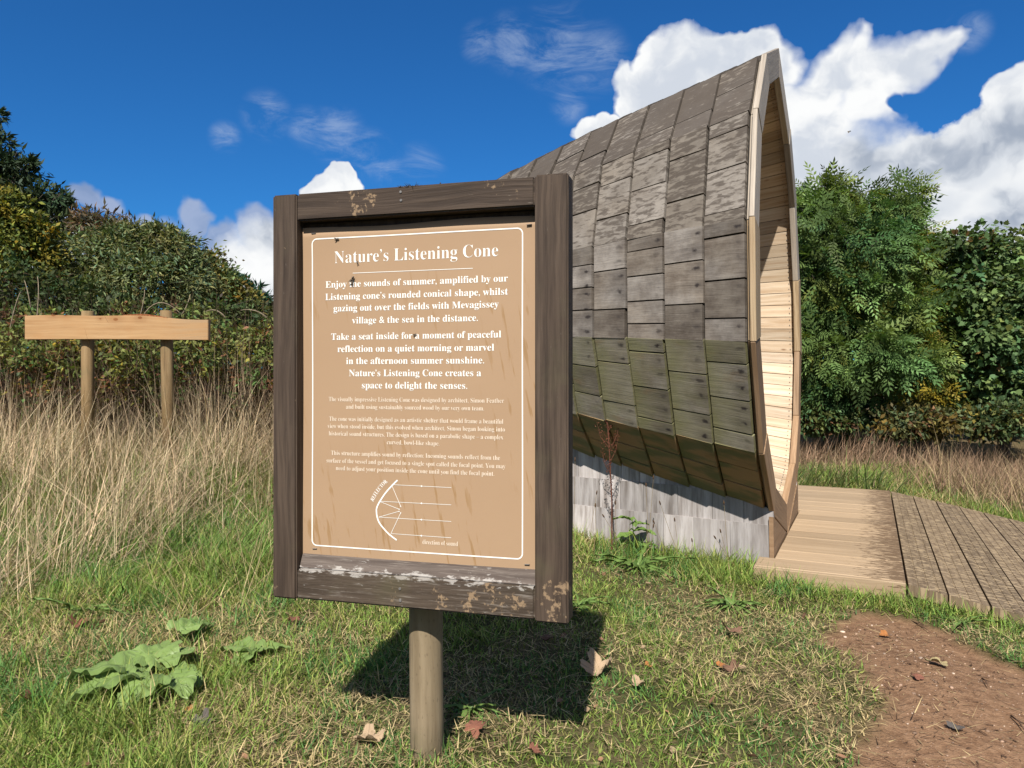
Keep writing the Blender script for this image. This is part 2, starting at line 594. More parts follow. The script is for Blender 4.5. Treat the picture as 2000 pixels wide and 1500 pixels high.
def frame_extra(g, c, uv, off, gr, fine, t):
    # flaked-off stain: bare pale wood at the knot of the top rail and on the lower right corner
    pos = g.node('ShaderNodeTexCoord').outputs['Object']
    nz = g.noise(pos, 26, 6, 0.68)
    nz2 = g.noise(pos, 90, 4, 0.6)
    spots = [((0.24, 0, 0.975), 0.075, .9), ((0.56, 0, 0.025), 0.085, 1.15), ((0.72, 0, 0.055), 0.075, 1.1), ((0.62, 0, 0.02), 0.06, 1.1), ((0.44, 0, 0.03), 0.08, 0.5), ((0.33, 0, 0.03), 0.06, .4),
             ((0.60, 0, 0.985), 0.09, .45), ((0.02, 0, 0.86), 0.06, .35), ((0.0, 0, 0.02), 0.05, .5)]
    acc = None
    for s, r, k in spots:
        v = g.math('MULTIPLY', g.math('MULTIPLY_ADD', g.vmath('DISTANCE', pos, s), -1.0 / r, 1.0, clamp=True), k)
        acc = v if acc is None else g.math('MAXIMUM', acc, v)
    k = g.math('ADD', g.math('MULTIPLY', g.math('MINIMUM', acc, 0.5), 0.7), g.math('MULTIPLY_ADD', nz2, 0.95, g.math('MULTIPLY_ADD', nz, 1.3, -1.16)))
    bare = g.step(k, 0.34, 0.47)
    c = g.mix(g.math('MULTIPLY', bare, 0.8), c, (0.30, 0.205, 0.120))
    # fine pale scuffs along the edges everywhere
    sc = g.noise(g.mapping(off, scale=(20, 130, 1)), 1.0, 4, 0.7)
    c = g.mix(g.math('MULTIPLY', g.step(sc, 0.66, 0.74), 0.55), c, (0.24, 0.21, 0.17))
    al = g.noise(pos, 5, 4, 0.6)
    c = g.mix(g.math('MULTIPLY', g.step(al, 0.52, 0.75), 0.35), c, (0.10, 0.09, 0.045))
    return c


def sill_extra(g, c, uv, off, gr, fine, t):
    pos = g.node('ShaderNodeTexCoord').outputs['Object']
    x, y, z = g.sep(pos)
    nz = g.noise(g.mapping(pos, scale=(1, 1, 3)), 24, 6, 0.7)
    edge = g.step(g.math('ABSOLUTE', g.math('SUBTRACT', z, 0.076)), 0.0, 0.022, 1.0, 0.0)
    pe = g.step(g.math('ADD', nz, g.math('MULTIPLY', edge, 0.16)), 0.63, 0.70)
    c = g.mix(g.math('MULTIPLY', pe, 0.75), c, (0.46, 0.43, 0.39))
    sc = g.noise(g.mapping(off, scale=(12, 160, 1)), 1.0, 4, 0.7)
    return g.mix(g.math('MULTIPLY', g.step(sc, 0.52, 0.70), 0.5), c, (0.30, 0.26, 0.22))


def bottom_extra(g, c, uv, off, gr, fine, t):
    return frame_extra(g, sill_extra(g, c, uv, off, gr, fine, t), uv, off, gr, fine, t)


def deck_extra(g, c, uv, off, gr, fine, t):
    x, y, z = g.sep(uv)
    sp = g.noise(g.mapping(off, scale=(16, 60, 1)), 1.0, 4, 0.62)
    edge = g.step(x, 0.20, 0.62)
    wet = g.step(g.math('ADD', sp, g.math('MULTIPLY_ADD', edge, 0.34, -0.29)), 0.44, 0.50)
    return g.mix(g.math('MULTIPLY', wet, 0.8), c, (0.105, 0.062, 0.032))


def ramp_extra(g, c, uv, off, gr, fine, t):
    pos = g.node('ShaderNodeTexCoord').outputs['Object']
    sp = g.noise(g.mapping(pos, scale=(15, 46, 1), rot=(0, 0, R(-26))), 1.0, 4, 0.62)
    dry = g.step(sp, 0.51, 0.57)
    return g.mix(g.math('MULTIPLY', dry, 0.75), c, (0.40, 0.30, 0.18))


def post_extra(g, c, uv, off, gr, fine, t):
    cr = g.noise(g.mapping(off, scale=(1.6, 55, 1), loc=(3, 1, 0)), 1.0, 3, 0.6)
    sp = g.noise(g.mapping(off, scale=(60, 220, 1)), 1.0, 2, 0.5)
    c = g.mix(g.math('MULTIPLY', g.step(cr, 0.64, 0.70), 0.75), c, (0.045, 0.034, 0.022))
    c = g.mix(g.math('MULTIPLY', g.step(sp, 0.62, 0.72), 0.45), c, (0.07, 0.05, 0.03))
    al = g.noise(off, 6.0, 4, 0.6)
    return g.mix(g.math('MULTIPLY', g.step(al, 0.50, 0.72), 0.35), c, (0.135, 0.125, 0.06))


def plank_extra(g, c, uv, off, gr, fine, t):
    pos = g.node('ShaderNodeTexCoord').outputs['Object']
    x, y, z = g.sep(pos)
    ring = None
    for kx, kz, kr in ((-.49, 1.16, .020), (-.395, 1.162, .022), (0.0, 1.125, .022), (.19, 1.137, .020), (-.27, 1.21, .012), (.33, 1.2, .012), (-.12, 1.13, .010)):
        d = g.math('SQRT', g.math('ADD', g.math('POWER', g.math('MULTIPLY', g.math('SUBTRACT', x, kx), 0.6), 2.0), g.math('POWER', g.math('SUBTRACT', z, kz), 2.0)))
        v = g.math('ADD', g.step(d, kr * .35, kr * .6, 0.9, 0.0), g.step(d, 0.0, kr * 3.0, 0.35, 0.0))
        ring = v if ring is None else g.math('MAXIMUM', ring, v)
    c = g.mix(ring, c, (0.20, 0.075, 0.022))
    og = g.noise(pos, 3.0, 3, 0.5)
    c = g.mix(g.math('MULTIPLY', g.step(og, 0.5, 0.7), 0.4), c, (0.40, 0.20, 0.075))
    gy = g.math('MULTIPLY', g.step(x, 0.30, 0.62), g.step(gr, 0.40, 0.62))
    c = g.mix(g.math('MULTIPLY', gy, 0.5), c, (0.27, 0.19, 0.12))
    return c


M = {}
M['shell'] = wood_mat('weathered_shingle', (0.052, 0.040, 0.033), (0.145, 0.122, 0.100), (0.245, 0.215, 0.182), (3.0, 42), 0.0, 0.48, 0.8, 0.004, shell_extra)
M['lining'] = wood_mat('pale_lining_board', (0.38, 0.255, 0.15), (0.54, 0.42, 0.29), (0.62, 0.515, 0.385), (1.6, 40), 0.8, 0.22, 0.6, 0.0015)
M['ring'] = wood_mat('oiled_oak_frame', (0.19, 0.112, 0.058), (0.29, 0.182, 0.102), (0.38, 0.25, 0.148), (2.5, 60), 0.0, 0.35, 0.65, 0.002)
M['ring_mid'] = wood_mat('straw_oak_frame', (0.22, 0.14, 0.07), (0.38, 0.275, 0.165), (0.50, 0.38, 0.235), (2.0, 90), 0.0, 0.2, 0.65, 0.002)
M['ring_grey'] = wood_mat('silvered_oak_frame', (0.27, 0.225, 0.175), (0.385, 0.325, 0.26), (0.49, 0.425, 0.345), (2.5, 60), 0.0, 0.3, 0.7, 0.002)
M['skirt'] = wood_mat('silver_shingle', (0.16, 0.130, 0.110), (0.42, 0.385, 0.365), (0.54, 0.505, 0.485), (2.5, 22), 0.0, 0.35, 0.75, 0.002)
M['dark'] = wood_mat('shadow_batten', (0.012, 0.010, 0.008), (0.016, 0.013, 0.010), (0.022, 0.018, 0.013))
M['frame'] = wood_mat('stained_frame_timber', (0.027, 0.0175, 0.012), (0.070, 0.047, 0.033), (0.100, 0.070, 0.049), (3.2, 70), 0.0, 0.16, 0.75, 0.003, frame_extra)
M['frame_low'] = wood_mat('peeling_frame_timber', (0.038, 0.026, 0.017), (0.082, 0.058, 0.040), (0.108, 0.080, 0.058), (3.2, 70), 0.0, 0.16, 0.75, 0.003, bottom_extra)
M['sill'] = wood_mat('peeling_sill_timber', (0.06, 0.044, 0.036), (0.115, 0.09, 0.074), (0.15, 0.12, 0.10), (3.2, 70), 0.0, 0.2, 0.8, 0.003, sill_extra)
M['post'] = wood_mat('round_post_timber', (0.125, 0.088, 0.050), (0.235, 0.178, 0.105), (0.31, 0.242, 0.155), (2.0, 30), 0.25, 0.1, 0.8, 0.003, post_extra)
M['post_far'] = wood_mat('tan_post_timber', (0.17, 0.105, 0.045), (0.27, 0.175, 0.08), (0.34, 0.235, 0.12), (2.0, 30), 0.0, 0.15, 0.8, 0.003, post_extra)
M['plank'] = wood_mat('fresh_sawn_plank', (0.34, 0.185, 0.078), (0.44, 0.265, 0.122), (0.50, 0.325, 0.165), (1.2, 26), 0.0, 0.05, 0.6, 0.0015, plank_extra)
M['deck'] = wood_mat('deck_board', (0.33, 0.23, 0.138), (0.395, 0.285, 0.175), (0.445, 0.33, 0.212), (2.0, 50), 0.0, 0.14, 0.7, 0.002, deck_extra)
M['ramp'] = wood_mat('grooved_ramp_board', (0.115, 0.078, 0.045), (0.165, 0.118, 0.070), (0.21, 0.155, 0.098), (2.0, 50), 0.0, 0.14, 0.7, 0.002, ramp_extra)
M['bark'] = wood_mat('tree_bark', (0.035, 0.028, 0.02), (0.07, 0.058, 0.045), (0.11, 0.095, 0.075), (8, 20), 0, 0.2, 0.9, 0.01)


def leaf_mat(name, trans=0.35, rough=0.5, spec=0.3, tint=(1, 1, 1)):
    m, g, bs = new_mat(name)
    c = g.attr('col')
    c = g.mix(1.0, c, tuple(ALB * q for q in tint), 'MULTIPLY')
    g.l.new(c, bs.inputs['Base Color'])
    bs.inputs['Roughness'].default_value = rough
    bs.inputs['Specular IOR Level'].default_value = spec
    tr = g.node('ShaderNodeBsdfTranslucent')
    g.l.new(g.mix(1.0, c, (1.25, 1.3, 0.6), 'MULTIPLY'), tr.inputs['Color'])
    mx = g.node('ShaderNodeMixShader')
    mx.inputs[0].default_value = trans
    g.l.new(bs.outputs[0], mx.inputs[1])
    g.l.new(tr.outputs[0], mx.inputs[2])
    g.l.new(mx.outputs[0], g.n['Material Output'].inputs[0])
    return m


M['grass'] = leaf_mat('grass_blade', 0.30, 0.6, 0.25)
M['straw'] = leaf_mat('dry_straw', 0.2, 0.7, 0.2)
M['leaf'] = leaf_mat('tree_leaf', 0.25, 0.55, 0.16)
M['needle'] = leaf_mat('needle_leaf', 0.1, 0.6, 0.2)


def plain(name, col, rough=0.6, spec=0.3, nscale=0, namt=0.2):
    m, g, bs = new_mat(name)
    if nscale:
        pos = g.node('ShaderNodeTexCoord').outputs['Object']
        n = g.noise(pos, nscale, 5, 0.6)
        b = g.step(n, 0.25, 0.75, 1 - namt, 1 + namt)
        g.l.new(g.mix(1.0, col, g.comb(b, b, b), 'MULTIPLY'), bs.inputs['Base Color'])
    else:
        bs.inputs['Base Color'].default_value = (*col, 1)
    bs.inputs['Roughness'].default_value = rough
    bs.inputs['Specular IOR Level'].default_value = spec
    return m


M['white_print'] = plain('white_print', (0.72, 0.70, 0.65), 0.5, 0.2)
M['worn_print'] = plain('worn_print', (0.63, 0.53, 0.42), 0.55, 0.2, 30, 0.08)
M['black'] = plain('insect_black', (0.012, 0.010, 0.008), 0.4, 0.4, 300, 0.4)
M['wing'] = plain('insect_wing', (0.16, 0.12, 0.08), 0.3, 0.4, 200, 0.3)
M['zinc'] = plain('nail_steel', (0.14, 0.13, 0.12), 0.4, 0.5, 200, 0.3)


def panel_mat():
    m, g, bs = new_mat('printed_panel')
    pos = g.node('ShaderNodeTexCoord').outputs['Object']
    x, y, z = g.sep(pos)
    v = g.comb(g.math('MULTIPLY_ADD', z, 0.18, x), z, 0)
    c = g.mix(g.noise(pos, 5, 4, 0.5), (0.385, 0.252, 0.150), (0.425, 0.285, 0.172))
    dr = g.noise(g.mapping(v, scale=(75, 9, 1)), 1.0, 3, 0.5)
    msk = g.noise(g.mapping(v, scale=(6, 3, 1), loc=(4, 2, 0)), 1.0, 3, 0.5)
    lowr = g.step(z, 0.86, 0.72)
    k = g.math('MULTIPLY', g.math('MULTIPLY', g.step(dr, 0.57, 0.66), g.step(msk, 0.40, 0.6)), g.step(z, 0.76, 0.82, 1.0, 0.0))
    c = g.mix(g.math('MULTIPLY', k, 0.60), c, (0.29, 0.160, 0.055))
    fi = g.noise(pos, 380, 2, 0.5)
    c = g.mix(g.math('MULTIPLY', g.step(fi, 0.55, 0.8), 0.12), c, (0.30, 0.18, 0.09))
    c = g.mix(1.0, c, (0.78, 0.78, 0.78), 'MULTIPLY')
    g.l.new(c, bs.inputs['Base Color'])
    bs.inputs['Roughness'].default_value = 0.55
    bs.inputs['Specular IOR Level'].default_value = 0.2
    bump(g, bs, g.noise(pos, 7, 3, 0.5), 0.25, 0.004)
    return m


M['panel'] = panel_mat()


def ground_mat():
    m, g, bs = new_mat('turf_and_soil')
    pos = g.node('ShaderNodeTexCoord').outputs['Object']
    soil = g.attr('col')
    s, dryness, _b = g.sep(soil)
    n1 = g.noise(pos, 3.0, 6, 0.6)
    n2 = g.noise(pos, 28, 6, 0.65)
    n3 = g.noise(pos, 140, 4, 0.6)
    turf = g.mix(g.step(n1, 0.35, 0.65), (0.052, 0.054, 0.019), (0.115, 0.095, 0.045))
    turf = g.mix(g.math('MULTIPLY', g.step(n2, 0.45, 0.75), 0.5), turf, (0.13, 0.10, 0.05))
    turf = g.mix(g.math('MULTIPLY', dryness, 0.7), turf, (0.16, 0.115, 0.06))
    dirt = g.mix(g.step(n2, 0.3, 0.72), (0.185, 0.102, 0.056), (0.325, 0.195, 0.112))
    dirt = g.mix(g.math('MULTIPLY', g.step(n1, 0.4, 0.7), 0.45), dirt, (0.28, 0.162, 0.092))
    dirt = g.mix(g.math('MULTIPLY', g.step(n3, 0.60, 0.70), 0.6), dirt, (0.52, 0.36, 0.24))
    dirt = g.mix(g.math('MULTIPLY', g.step(n3, 0.42, 0.32), 0.5), dirt, (0.08, 0.045, 0.03))
    c = g.mix(1.0, g.mix(s, turf, dirt), (ALB, ALB, ALB), 'MULTIPLY')
    g.l.new(c, bs.inputs['Base Color'])
    bs.inputs['Roughness'].default_value = 0.95
    bs.inputs['Specular IOR Level'].default_value = 0.1
    bump(g, bs, g.math('ADD', n2, g.math('MULTIPLY', n3, 0.6)), 0.9, 0.012)
    return m


M['ground'] = ground_mat()


# ------------------------------------------------------------------ ground, one sheet to the horizon
def axis(lo, hi, step, far):
    a = list(np.arange(lo, hi + 1e-6, step))
    d, x = step, hi
    while x < far:
        d *= 1.25
        x += d
        a.append(x)
    d, x = step, lo
    while x > -far:
        d *= 1.25
        x -= d
        a.insert(0, x)
    return np.array(a)


def make_ground():
    ax = axis(-3.5, 4.2, 0.035, 700)
    ay = axis(1.2, 7.5, 0.035, 700)
    X, Y = np.meshgrid(ax, ay)
    Z = gz(X, Y)
    nx, ny = len(ax), len(ay)
    sa = soil_amt(X, Y)
    Z = Z - 0.018 * sa
    V = np.stack([X, Y, Z], -1).reshape(-1, 3)
    i = np.arange(ny - 1)[:, None] * nx + np.arange(nx - 1)[None, :]
    F = np.stack([i, i + 1, i + nx + 1, i + nx], -1).reshape(-1, 4)
    dry = sstep(X, 1.8, 3.0) * sstep(Y, 5.8, 7) + sstep(-X, 0.9, 2.2) * sstep(Y, 3.2, 4.5)
    c = np.stack([sa, np.clip(dry, 0, 1), np.zeros_like(sa)], -1).reshape(-1, 3)
    o = build_np('ground', V, [F], M['ground'], col=c, smooth=True)
    tag(o, 'rough grass and bare red soil around the sign and the wooden cone', 'ground', kind='structure')


make_ground()

# ------------------------------------------------------------------ the listening cone
UI = [0.0, 0.667, 1.050, 1.247, 1.271, 1.057]     # half section of the mouth: out from the middle ...
ZI = [2.985, 2.687, 2.268, 1.697, 1.110, 0.571]   # ... and up
ZC, LEN, QQ, LEAN = 1.429, 3.210, 0.9566, 0.0166
S0 = 0.011


def fsh(s):
    return max(1 - (max(s - S0, 0) / LEN) ** QQ, 0.0004) ** 0.5


def section(s, off=0.0):
    """half section at distance s behind the mouth: [(u>0, z)] ridge .. V5 .. keel, moved inwards by off"""
    f = fsh(s)
    pts = [(UI[i] * f, ZC + (ZI[i] - ZC) * f) for i in range(6)]
    u5, z5 = 0.68 * f, ZC + (0.213 - ZC) * f
    kz = z5 - 0.19 * f
    pts += [(u5, z5), (0.0, kz)]
    if off:
        P = [Vector((p[0], p[1])) for p in pts]
        full = [Vector((-p.x, p.y)) for p in P[1:][::-1]] + P   # left mirrored .. right
        # offset each vertex of the closed loop inwards
        loop = P + [Vector((-p.x, p.y)) for p in P[1:-1][::-1]]
        n = len(loop)
        out = []
        for i in range(len(P)):
            a, b, c = loop[i - 1], loop[i], loop[(i + 1) % n]
            e1, e2 = (b - a).normalized(), (c - b).normalized()
            n1, n2 = Vector((e1.y, -e1.x)), Vector((e2.y, -e2.x))
            mid = Vector((0, ZC))
            if n1.dot(mid - b) < 0:
                n1 = -n1
            if n2.dot(mid - b) < 0:
                n2 = -n2
            m = (n1 + n2)
            m = m / max(m.dot(n1), 0.35)
            q = b + m * min(off, 0.6 * max(f, .02))
            out.append((max(q.x, 0.0), q.y))
        pts = out
    return pts


def hp(side, u, z, s):
    return loc(side * u, -(s + LEAN * z), z)


cone = empty('listening_cone', loc(0, 0, 0))
tag(cone, 'tall timber shelter shaped like a pointed cone with grey shingled outside and pale boarded inside', 'wooden shelter')


def under(o, parent):
    """keep world coordinates when hung under a moved empty"""
    o.parent = parent
    o.matrix_parent_inverse = parent.matrix_basis.inverted()
    return o


SJ = [0.041, 0.248, 0.455, 0.664, 0.864, 1.044, 1.243, 1.435, 1.63, 1.83, 2.03, 2.23, 2.43, 2.62, 2.80, 2.96, 3.08, 3.17]
CUTS = {(0, 1): [.45, .8], (0, 2): [.14, .49, .9], (0, 3): [.12, .49, .81], (0, 4): [.2, .53, .84], (0, 5): [.3, .62],
        (1, 1): [.7], (1, 2): [.24, .69], (1, 3): [.3, .68], (1, 4): [.32, .72], (1, 5): [.4, .7],
        (2, 1): [.75], (2, 2): [.10, .46, .85], (2, 3): [.13, .38, .63, .85], (2, 4): [.14, .52, .87], (2, 5): [.35, .66],
        (3, 1): [.6], (3, 2): [.28, .70], (3, 3): [.29, .70], (3, 4): [.28, .75], (3, 5): [.42, .75],
        (4, 1): [.7], (4, 2): [.22, .55], (4, 3): [.2, .45, .7], (4, 4): [.35, .7], (4, 5): [.5]}


def make_cone():
    rb = random.Random(5)
    # outer shingles
    mb = MB()
    for c in range(len(SJ) - 1):
        for side in (-1, 1):
            s0, s1 = SJ[c], SJ[c + 1]
            A, B = section(s0), section(s1)
            for k in range(7):
                ln = math.hypot(A[k + 1][0] - A[k][0], A[k + 1][1] - A[k][1])
                if side < 0 and (c, k) in CUTS:
                    cuts = CUTS[(c, k)]
                else:
                    m = max(1, round(ln / rb.uniform(0.15, 0.22)))
                    cuts = [(i + rb.uniform(-.25, .25)) / m for i in range(1, m)]
                cuts = [0.0] + cuts + [1.0]
                # facet normal, outward
                p00, p01 = hp(side, *A[k], s0), hp(side, *A[k + 1], s0)
                p10, p11 = hp(side, *B[k], s1), hp(side, *B[k + 1], s1)
                nrm = (p01 - p00).cross(p10 - p00).normalized()
                if nrm.dot(p00 + p01 - 2 * loc(0, -s0, ZC)) < 0:
                    nrm = -nrm
                if k == 6 and nrm.z > 0:
                    nrm = -nrm
                for a, b in zip(cuts[:-1], cuts[1:]):
                    w = max(b - a, .01) * ln
                    ga = 0.0030 / ln + rb.uniform(0, .0022) / ln
                    gb = ga
                    a2, b2 = a + (ga if a > 0 else 0.0), b - (gb if b < 1 else 0.0)
                    jf = rb.uniform(0.0, 0.004)
                    jb = jf - rb.uniform(0.008, 0.014)
                    e0, e1 = 0.006 + rb.uniform(-.004, .004), 0.002
                    ds = (s1 - s0)
                    q = lambda t, e: (p00.lerp(p01, t)).lerp(p10.lerp(p11, t), e)
                    c0, c1, c2, c3 = q(a2, e0 / ds), q(a2, 1 - e1 / ds), q(b2, 1 - e1 / ds), q(b2, e0 / ds)
                    tk = 0.024
                    top = [c0 + nrm * jf, c1 + nrm * jb, c2 + nrm * (jb + rb.uniform(-.001, .001)), c3 + nrm * (jf + rb.uniform(-.002, .002))]
                    bot = [c0 - nrm * tk, c1 - nrm * tk, c2 - nrm * tk, c3 - nrm * tk]
                    fac = {0: 0.05, 1: 0.15, 2: 0.33, 3: 0.5, 4: 0.72, 5: 0.92, 6: 1.0}[k]
                    mb.hexa(bot + top, (rb.random() ** 1.0, fac, rb.random()), (rb.uniform(0, 30), rb.uniform(0, 30)))
    sh = mb.build('outer_shingles', M['shell'], weld=False, board=True)
    under(sh, cone)
    # dark carcass just under the shingles, seen only in the joints
    V, F = [], []
    ss = [0.03] + SJ[1:]
    rings = []
    for s in ss:
        S = section(s, 0.030)
        full = [(1, p) for p in S] + [(-1, p) for p in S[1:-1][::-1]]
        rings.append(len(V))
        V += [hp(sd, p[0], p[1], s) for sd, p in full]
        n = len(full)
    for r0, r1 in zip(rings[:-1], rings[1:]):
        for k in range(n):
            F.append((r0 + k, r0 + (k + 1) % n, r1 + (k + 1) % n, r1 + k))
    F.append(tuple(range(rings[-1], rings[-1] + n)))
    under(build('carcass', V, F, M['dark'], col=[(0.5, .5, .5)] * len(V), uv=[(v.x, v.z) for v in V]), cone)
    # inner lining: long boards, one above the other
    mb = MB()
    li = [0.044, 0.3, 0.6, 0.95, 1.3, 1.7, 2.1, 2.5, 2.85, 3.1]
    S0_ = section(0.044, 0.085)
    run, edges = 0.0, []
    for k in range(7):
        ln = math.hypot(S0_[k + 1][0] - S0_[k][0], S0_[k + 1][1] - S0_[k][1])
        m = max(1, round(ln / 0.096))
        for i in range(m):
            edges.append((k, i / m, (i + 1) / m, ln))
    for side in (-1, 1):
        for (k, a, b, ln) in edges:
            tone = (rb.random(), rb.random(), rb.random())
            uo = (rb.uniform(0, 20), rb.uniform(0, 20))
            g = 0.0022 / ln
            j = rb.uniform(-.002, .002)
            for s0, s1 in zip(li[:-1], li[1:]):
                A, B = section(s0, 0.085 + j), section(s1, 0.085 + j)
                A2, B2 = section(s0, 0.070), section(s1, 0.070)

                def q(S, t, s):
                    u = S[k][0] + (S[k + 1][0] - S[k][0]) * t
                    z = S[k][1] + (S[k + 1][1] - S[k][1]) * t
                    return hp(side, u, z, s)
                top = [q(A, a + g, s0), q(B, a + g, s1), q(B, b - g, s1), q(A, b - g, s0)]
                bot = [q(A2, a + g, s0), q(B2, a + g, s1), q(B2, b - g, s1), q(A2, b - g, s0)]
                mb.hexa(bot + top, tone, (uo[0] + s0, uo[1]))
    under(mb.build('inner_lining', M['lining'], weld=False), cone)
    # backing behind the lining
    V, F, rings = [], [], []
    for s in li:
        S = section(s, 0.066)
        full = [(1, p) for p in S] + [(-1, p) for p in S[1:-1][::-1]]
        rings.append(len(V))
        V += [hp(sd, p[0], p[1], s) for sd, p in full]
        n = len(full)
    for r0, r1 in zip(rings[:-1], rings[1:]):
        for k in range(n):
            F.append((r0 + (k + 1) % n, r0 + k, r1 + k, r1 + (k + 1) % n))
    F.append(tuple(range(rings[-1], rings[-1] + n)))
    under(build('lining_batten', V, F, M['dark'], col=[(0.5, .5, .5)] * len(V), uv=[(v.x, v.z) for v in V]), cone)
    # nail heads down the front ends of the inner boards
    mbn = MB()
    for side in (1,):
        for (k, a, b, ln) in edges:
            for t in (.28, .72):
                S = section(0.07, 0.0885)
                tt = a + (b - a) * t
                u = S[k][0] + (S[k + 1][0] - S[k][0]) * tt
                z = S[k][1] + (S[k + 1][1] - S[k][1]) * tt
                p = hp(side, u, z, 0.07)
                ex = (hp(side, u, z, 0.076) - p)
                dz = Vector((0, 0, 0.006))
                nn = -(loc(side, 0, 0) - loc(0, 0, 0)) * 0.001
                mbn.hexa([p - nn, p + ex - nn, p + ex + dz - nn, p + dz - nn, p + nn, p + ex + nn, p + ex + dz + nn, p + dz + nn])
    nl = mbn.build('nail_heads', M['zinc'], weld=False)
    under(nl, cone)
    nl['kind'] = 'stuff'
    # frame round the mouth, one beam per facet, mitred
    ringo = empty('opening_frame', loc(0, 0, 0))
    under(ringo, cone)

    def ringsec(off):
        z5 = [(UI[i], ZI[i]) for i in range(6)] + [(0.675, 0.205), (0.0, -0.012)]
        P = [Vector(p) for p in z5]
        loop = P + [Vector((-p.x, p.y)) for p in P[1:-1][::-1]]
        n = len(loop)
        out = []
        for i in range(len(P)):
            a, b, c = loop[i - 1], loop[i], loop[(i + 1) % n]
            e1, e2 = (b - a).normalized(), (c - b).normalized()
            n1, n2 = Vector((-e1.y, e1.x)), Vector((-e2.y, e2.x))
            if n1.dot(Vector((0, ZC)) - b) < 0:
                n1 = -n1
            if n2.dot(Vector((0, ZC)) - b) < 0:
                n2 = -n2
            m = n1 + n2
            m = m / max(m.dot(n1), 0.3)
            q = b + m * off
            out.append((max(q.x, 0.0), q.y))
        return out
    R0, R1, R2 = ringsec(0.0), ringsec(0.034), ringsec(0.165)
    for side in (-1, 1):
        for k in range(7):
            mb = MB()
            prof = [(R0, 0.0), (R0, 0.026), (R1, 0.026), (R1, 0.040), (R2, 0.040), (R2, 0.0)]
            step = 0.0018 * ((k % 2) * 2 - 1)        # neighbouring beams never lie quite flush
            e = 0.0012
            ends = []
            for j in (k, k + 1):
                o = k + 1 - (j - k)
                pts = []
                for S, s in prof:
                    p = Vector((S[j][0], S[j][1])).lerp(Vector((S[o][0], S[o][1])), e)
                    sg = s - step if s < 0.02 else s
                    pts.append(hp(side, p.x, p.y, sg))
                ends.append(pts)
            ln = (ends[0][0] - ends[1][0]).length
            tone = (rb.random(), rb.random(), rb.random())
            acc = 0
            uo = rb.uniform(0, 9)
            for i in range(6):
                j = (i + 1) % 6
                w = (ends[0][i] - ends[0][j]).length
                mb.poly([ends[0][i], ends[1][i], ends[1][j], ends[0][j]], [(uo, acc), (uo + ln, acc), (uo + ln, acc + w), (uo, acc + w)], tone)
                acc += w
            mb.poly(ends[0][::-1], [(0, 0.02 * i) for i in range(6)], tone)
            mb.poly(ends[1], [(0, 0.02 * i) for i in range(6)], tone)
            mat = M['ring_grey'] if k < 3 else M['ring_mid'] if k == 3 else M['ring']
            b = mb.build('beam', mat)
            bm = bmesh.new()
            bm.from_mesh(b.data)
            bmesh.ops.recalc_face_normals(bm, faces=bm.faces)
            bmesh.ops.bevel(bm, geom=list(bm.edges), offset=0.003, segments=1, affect='EDGES', clamp_overlap=True)
            bm.to_mesh(b.data)
            bm.free()
            b.parent = ringo
            b.matrix_parent_inverse = (cone.matrix_basis @ ringo.matrix_parent_inverse @ ringo.matrix_basis).inverted()
            if k < 3:
                b['label'] = 'silvery grey upper beam'
    # shingled base under the hull
    for side in (-1, 1):
        mb = MB()
        rows = [(-0.16, 0.159, 0.026), (0.159, 0.329, 0.014), (0.329, 0.60, 0.002)]
        for r, (z0, z1, o) in enumerate(rows):
            s = 0.0
            while s < 1.92:
                wd = rb.uniform(0.11, 0.23)
                s1 = min(s + wd, 1.92)
                top0, top1 = section(s)[6][1] + .03, section(s1)[6][1] + .03
                za, zb = min(z1, top0), min(z1, top1)
                if za > z0 + .01 or zb > z0 + .01:
                    za, zb = max(za, z0 + .005), max(zb, z0 + .005)
                    uA, uB = 0.70 * fsh(s), 0.70 * fsh(s1)
                    jj = rb.uniform(-.0025, .0025)
                    ob, ot = o + jj, o + jj - 0.007
                    dz = rb.uniform(-.004, .004)
                    zz = z0 - (0.012 if r else 0) + dz
                    bot = [hp(side, uA - .03, zz, s + .001), hp(side, uA - .03, za, s + .001), hp(side, uB - .03, zb, s1 - .001), hp(side, uB - .03, zz, s1 - .001)]
                    top = [hp(side, uA + ob, zz, s + .001), hp(side, uA + ot, za, s + .001), hp(side, uB + ot, zb, s1 - .001), hp(side, uB + ob, zz, s1 - .001)]
                    mb.hexa(bot + top, (rb.random(), rb.random(), rb.random()), (rb.uniform(0, 20), rb.uniform(0, 20)))
                s = s1
        under(mb.build('base_shingles', M['skirt'], weld=False), cone)
    # core of the base and its back wall
    mb = MB()
    u0, u1 = 0.66, 0.70 * fsh(1.92) - 0.034
    P = [hp(-1, u0, -.16, 0.02), hp(-1, u1, -.16, 1.93), hp(1, u1, -.16, 1.93), hp(1, u0, -.16, 0.02)]
    Q = [hp(-1, u0, .02, 0.02), hp(-1, u1, section(1.9)[7][1] + .1, 1.93), hp(1, u1, section(1.9)[7][1] + .1, 1.93), hp(1, u0, .02, 0.02)]
    mb.hexa(P + Q, (.3, .5, .5))
    under(mb.build('base_core', M['dark'], weld=False), cone)
    # front board closing the base below the mouth, with its end posts
    for side in (-1, 1):
        mb = MB()
        prof = [(0.0, -0.16), (0.733, -0.16), (0.733, 0.208), (0.67, 0.190), (0.0, -0.022)]
        n = len(prof)
        a = [hp(side, u, z, -0.001) for u, z in prof]
        b = [hp(side, u, z, 0.022) for u, z in prof]
        tone = (.35, rb.random(), rb.random())
        mb.poly(a if side > 0 else a[::-1], [(u, z) for u, z in (prof if side > 0 else prof[::-1])], tone)
        mb.poly(b[::-1] if side > 0 else b, [(u, z) for u, z in (prof[::-1] if side > 0 else prof)], tone)
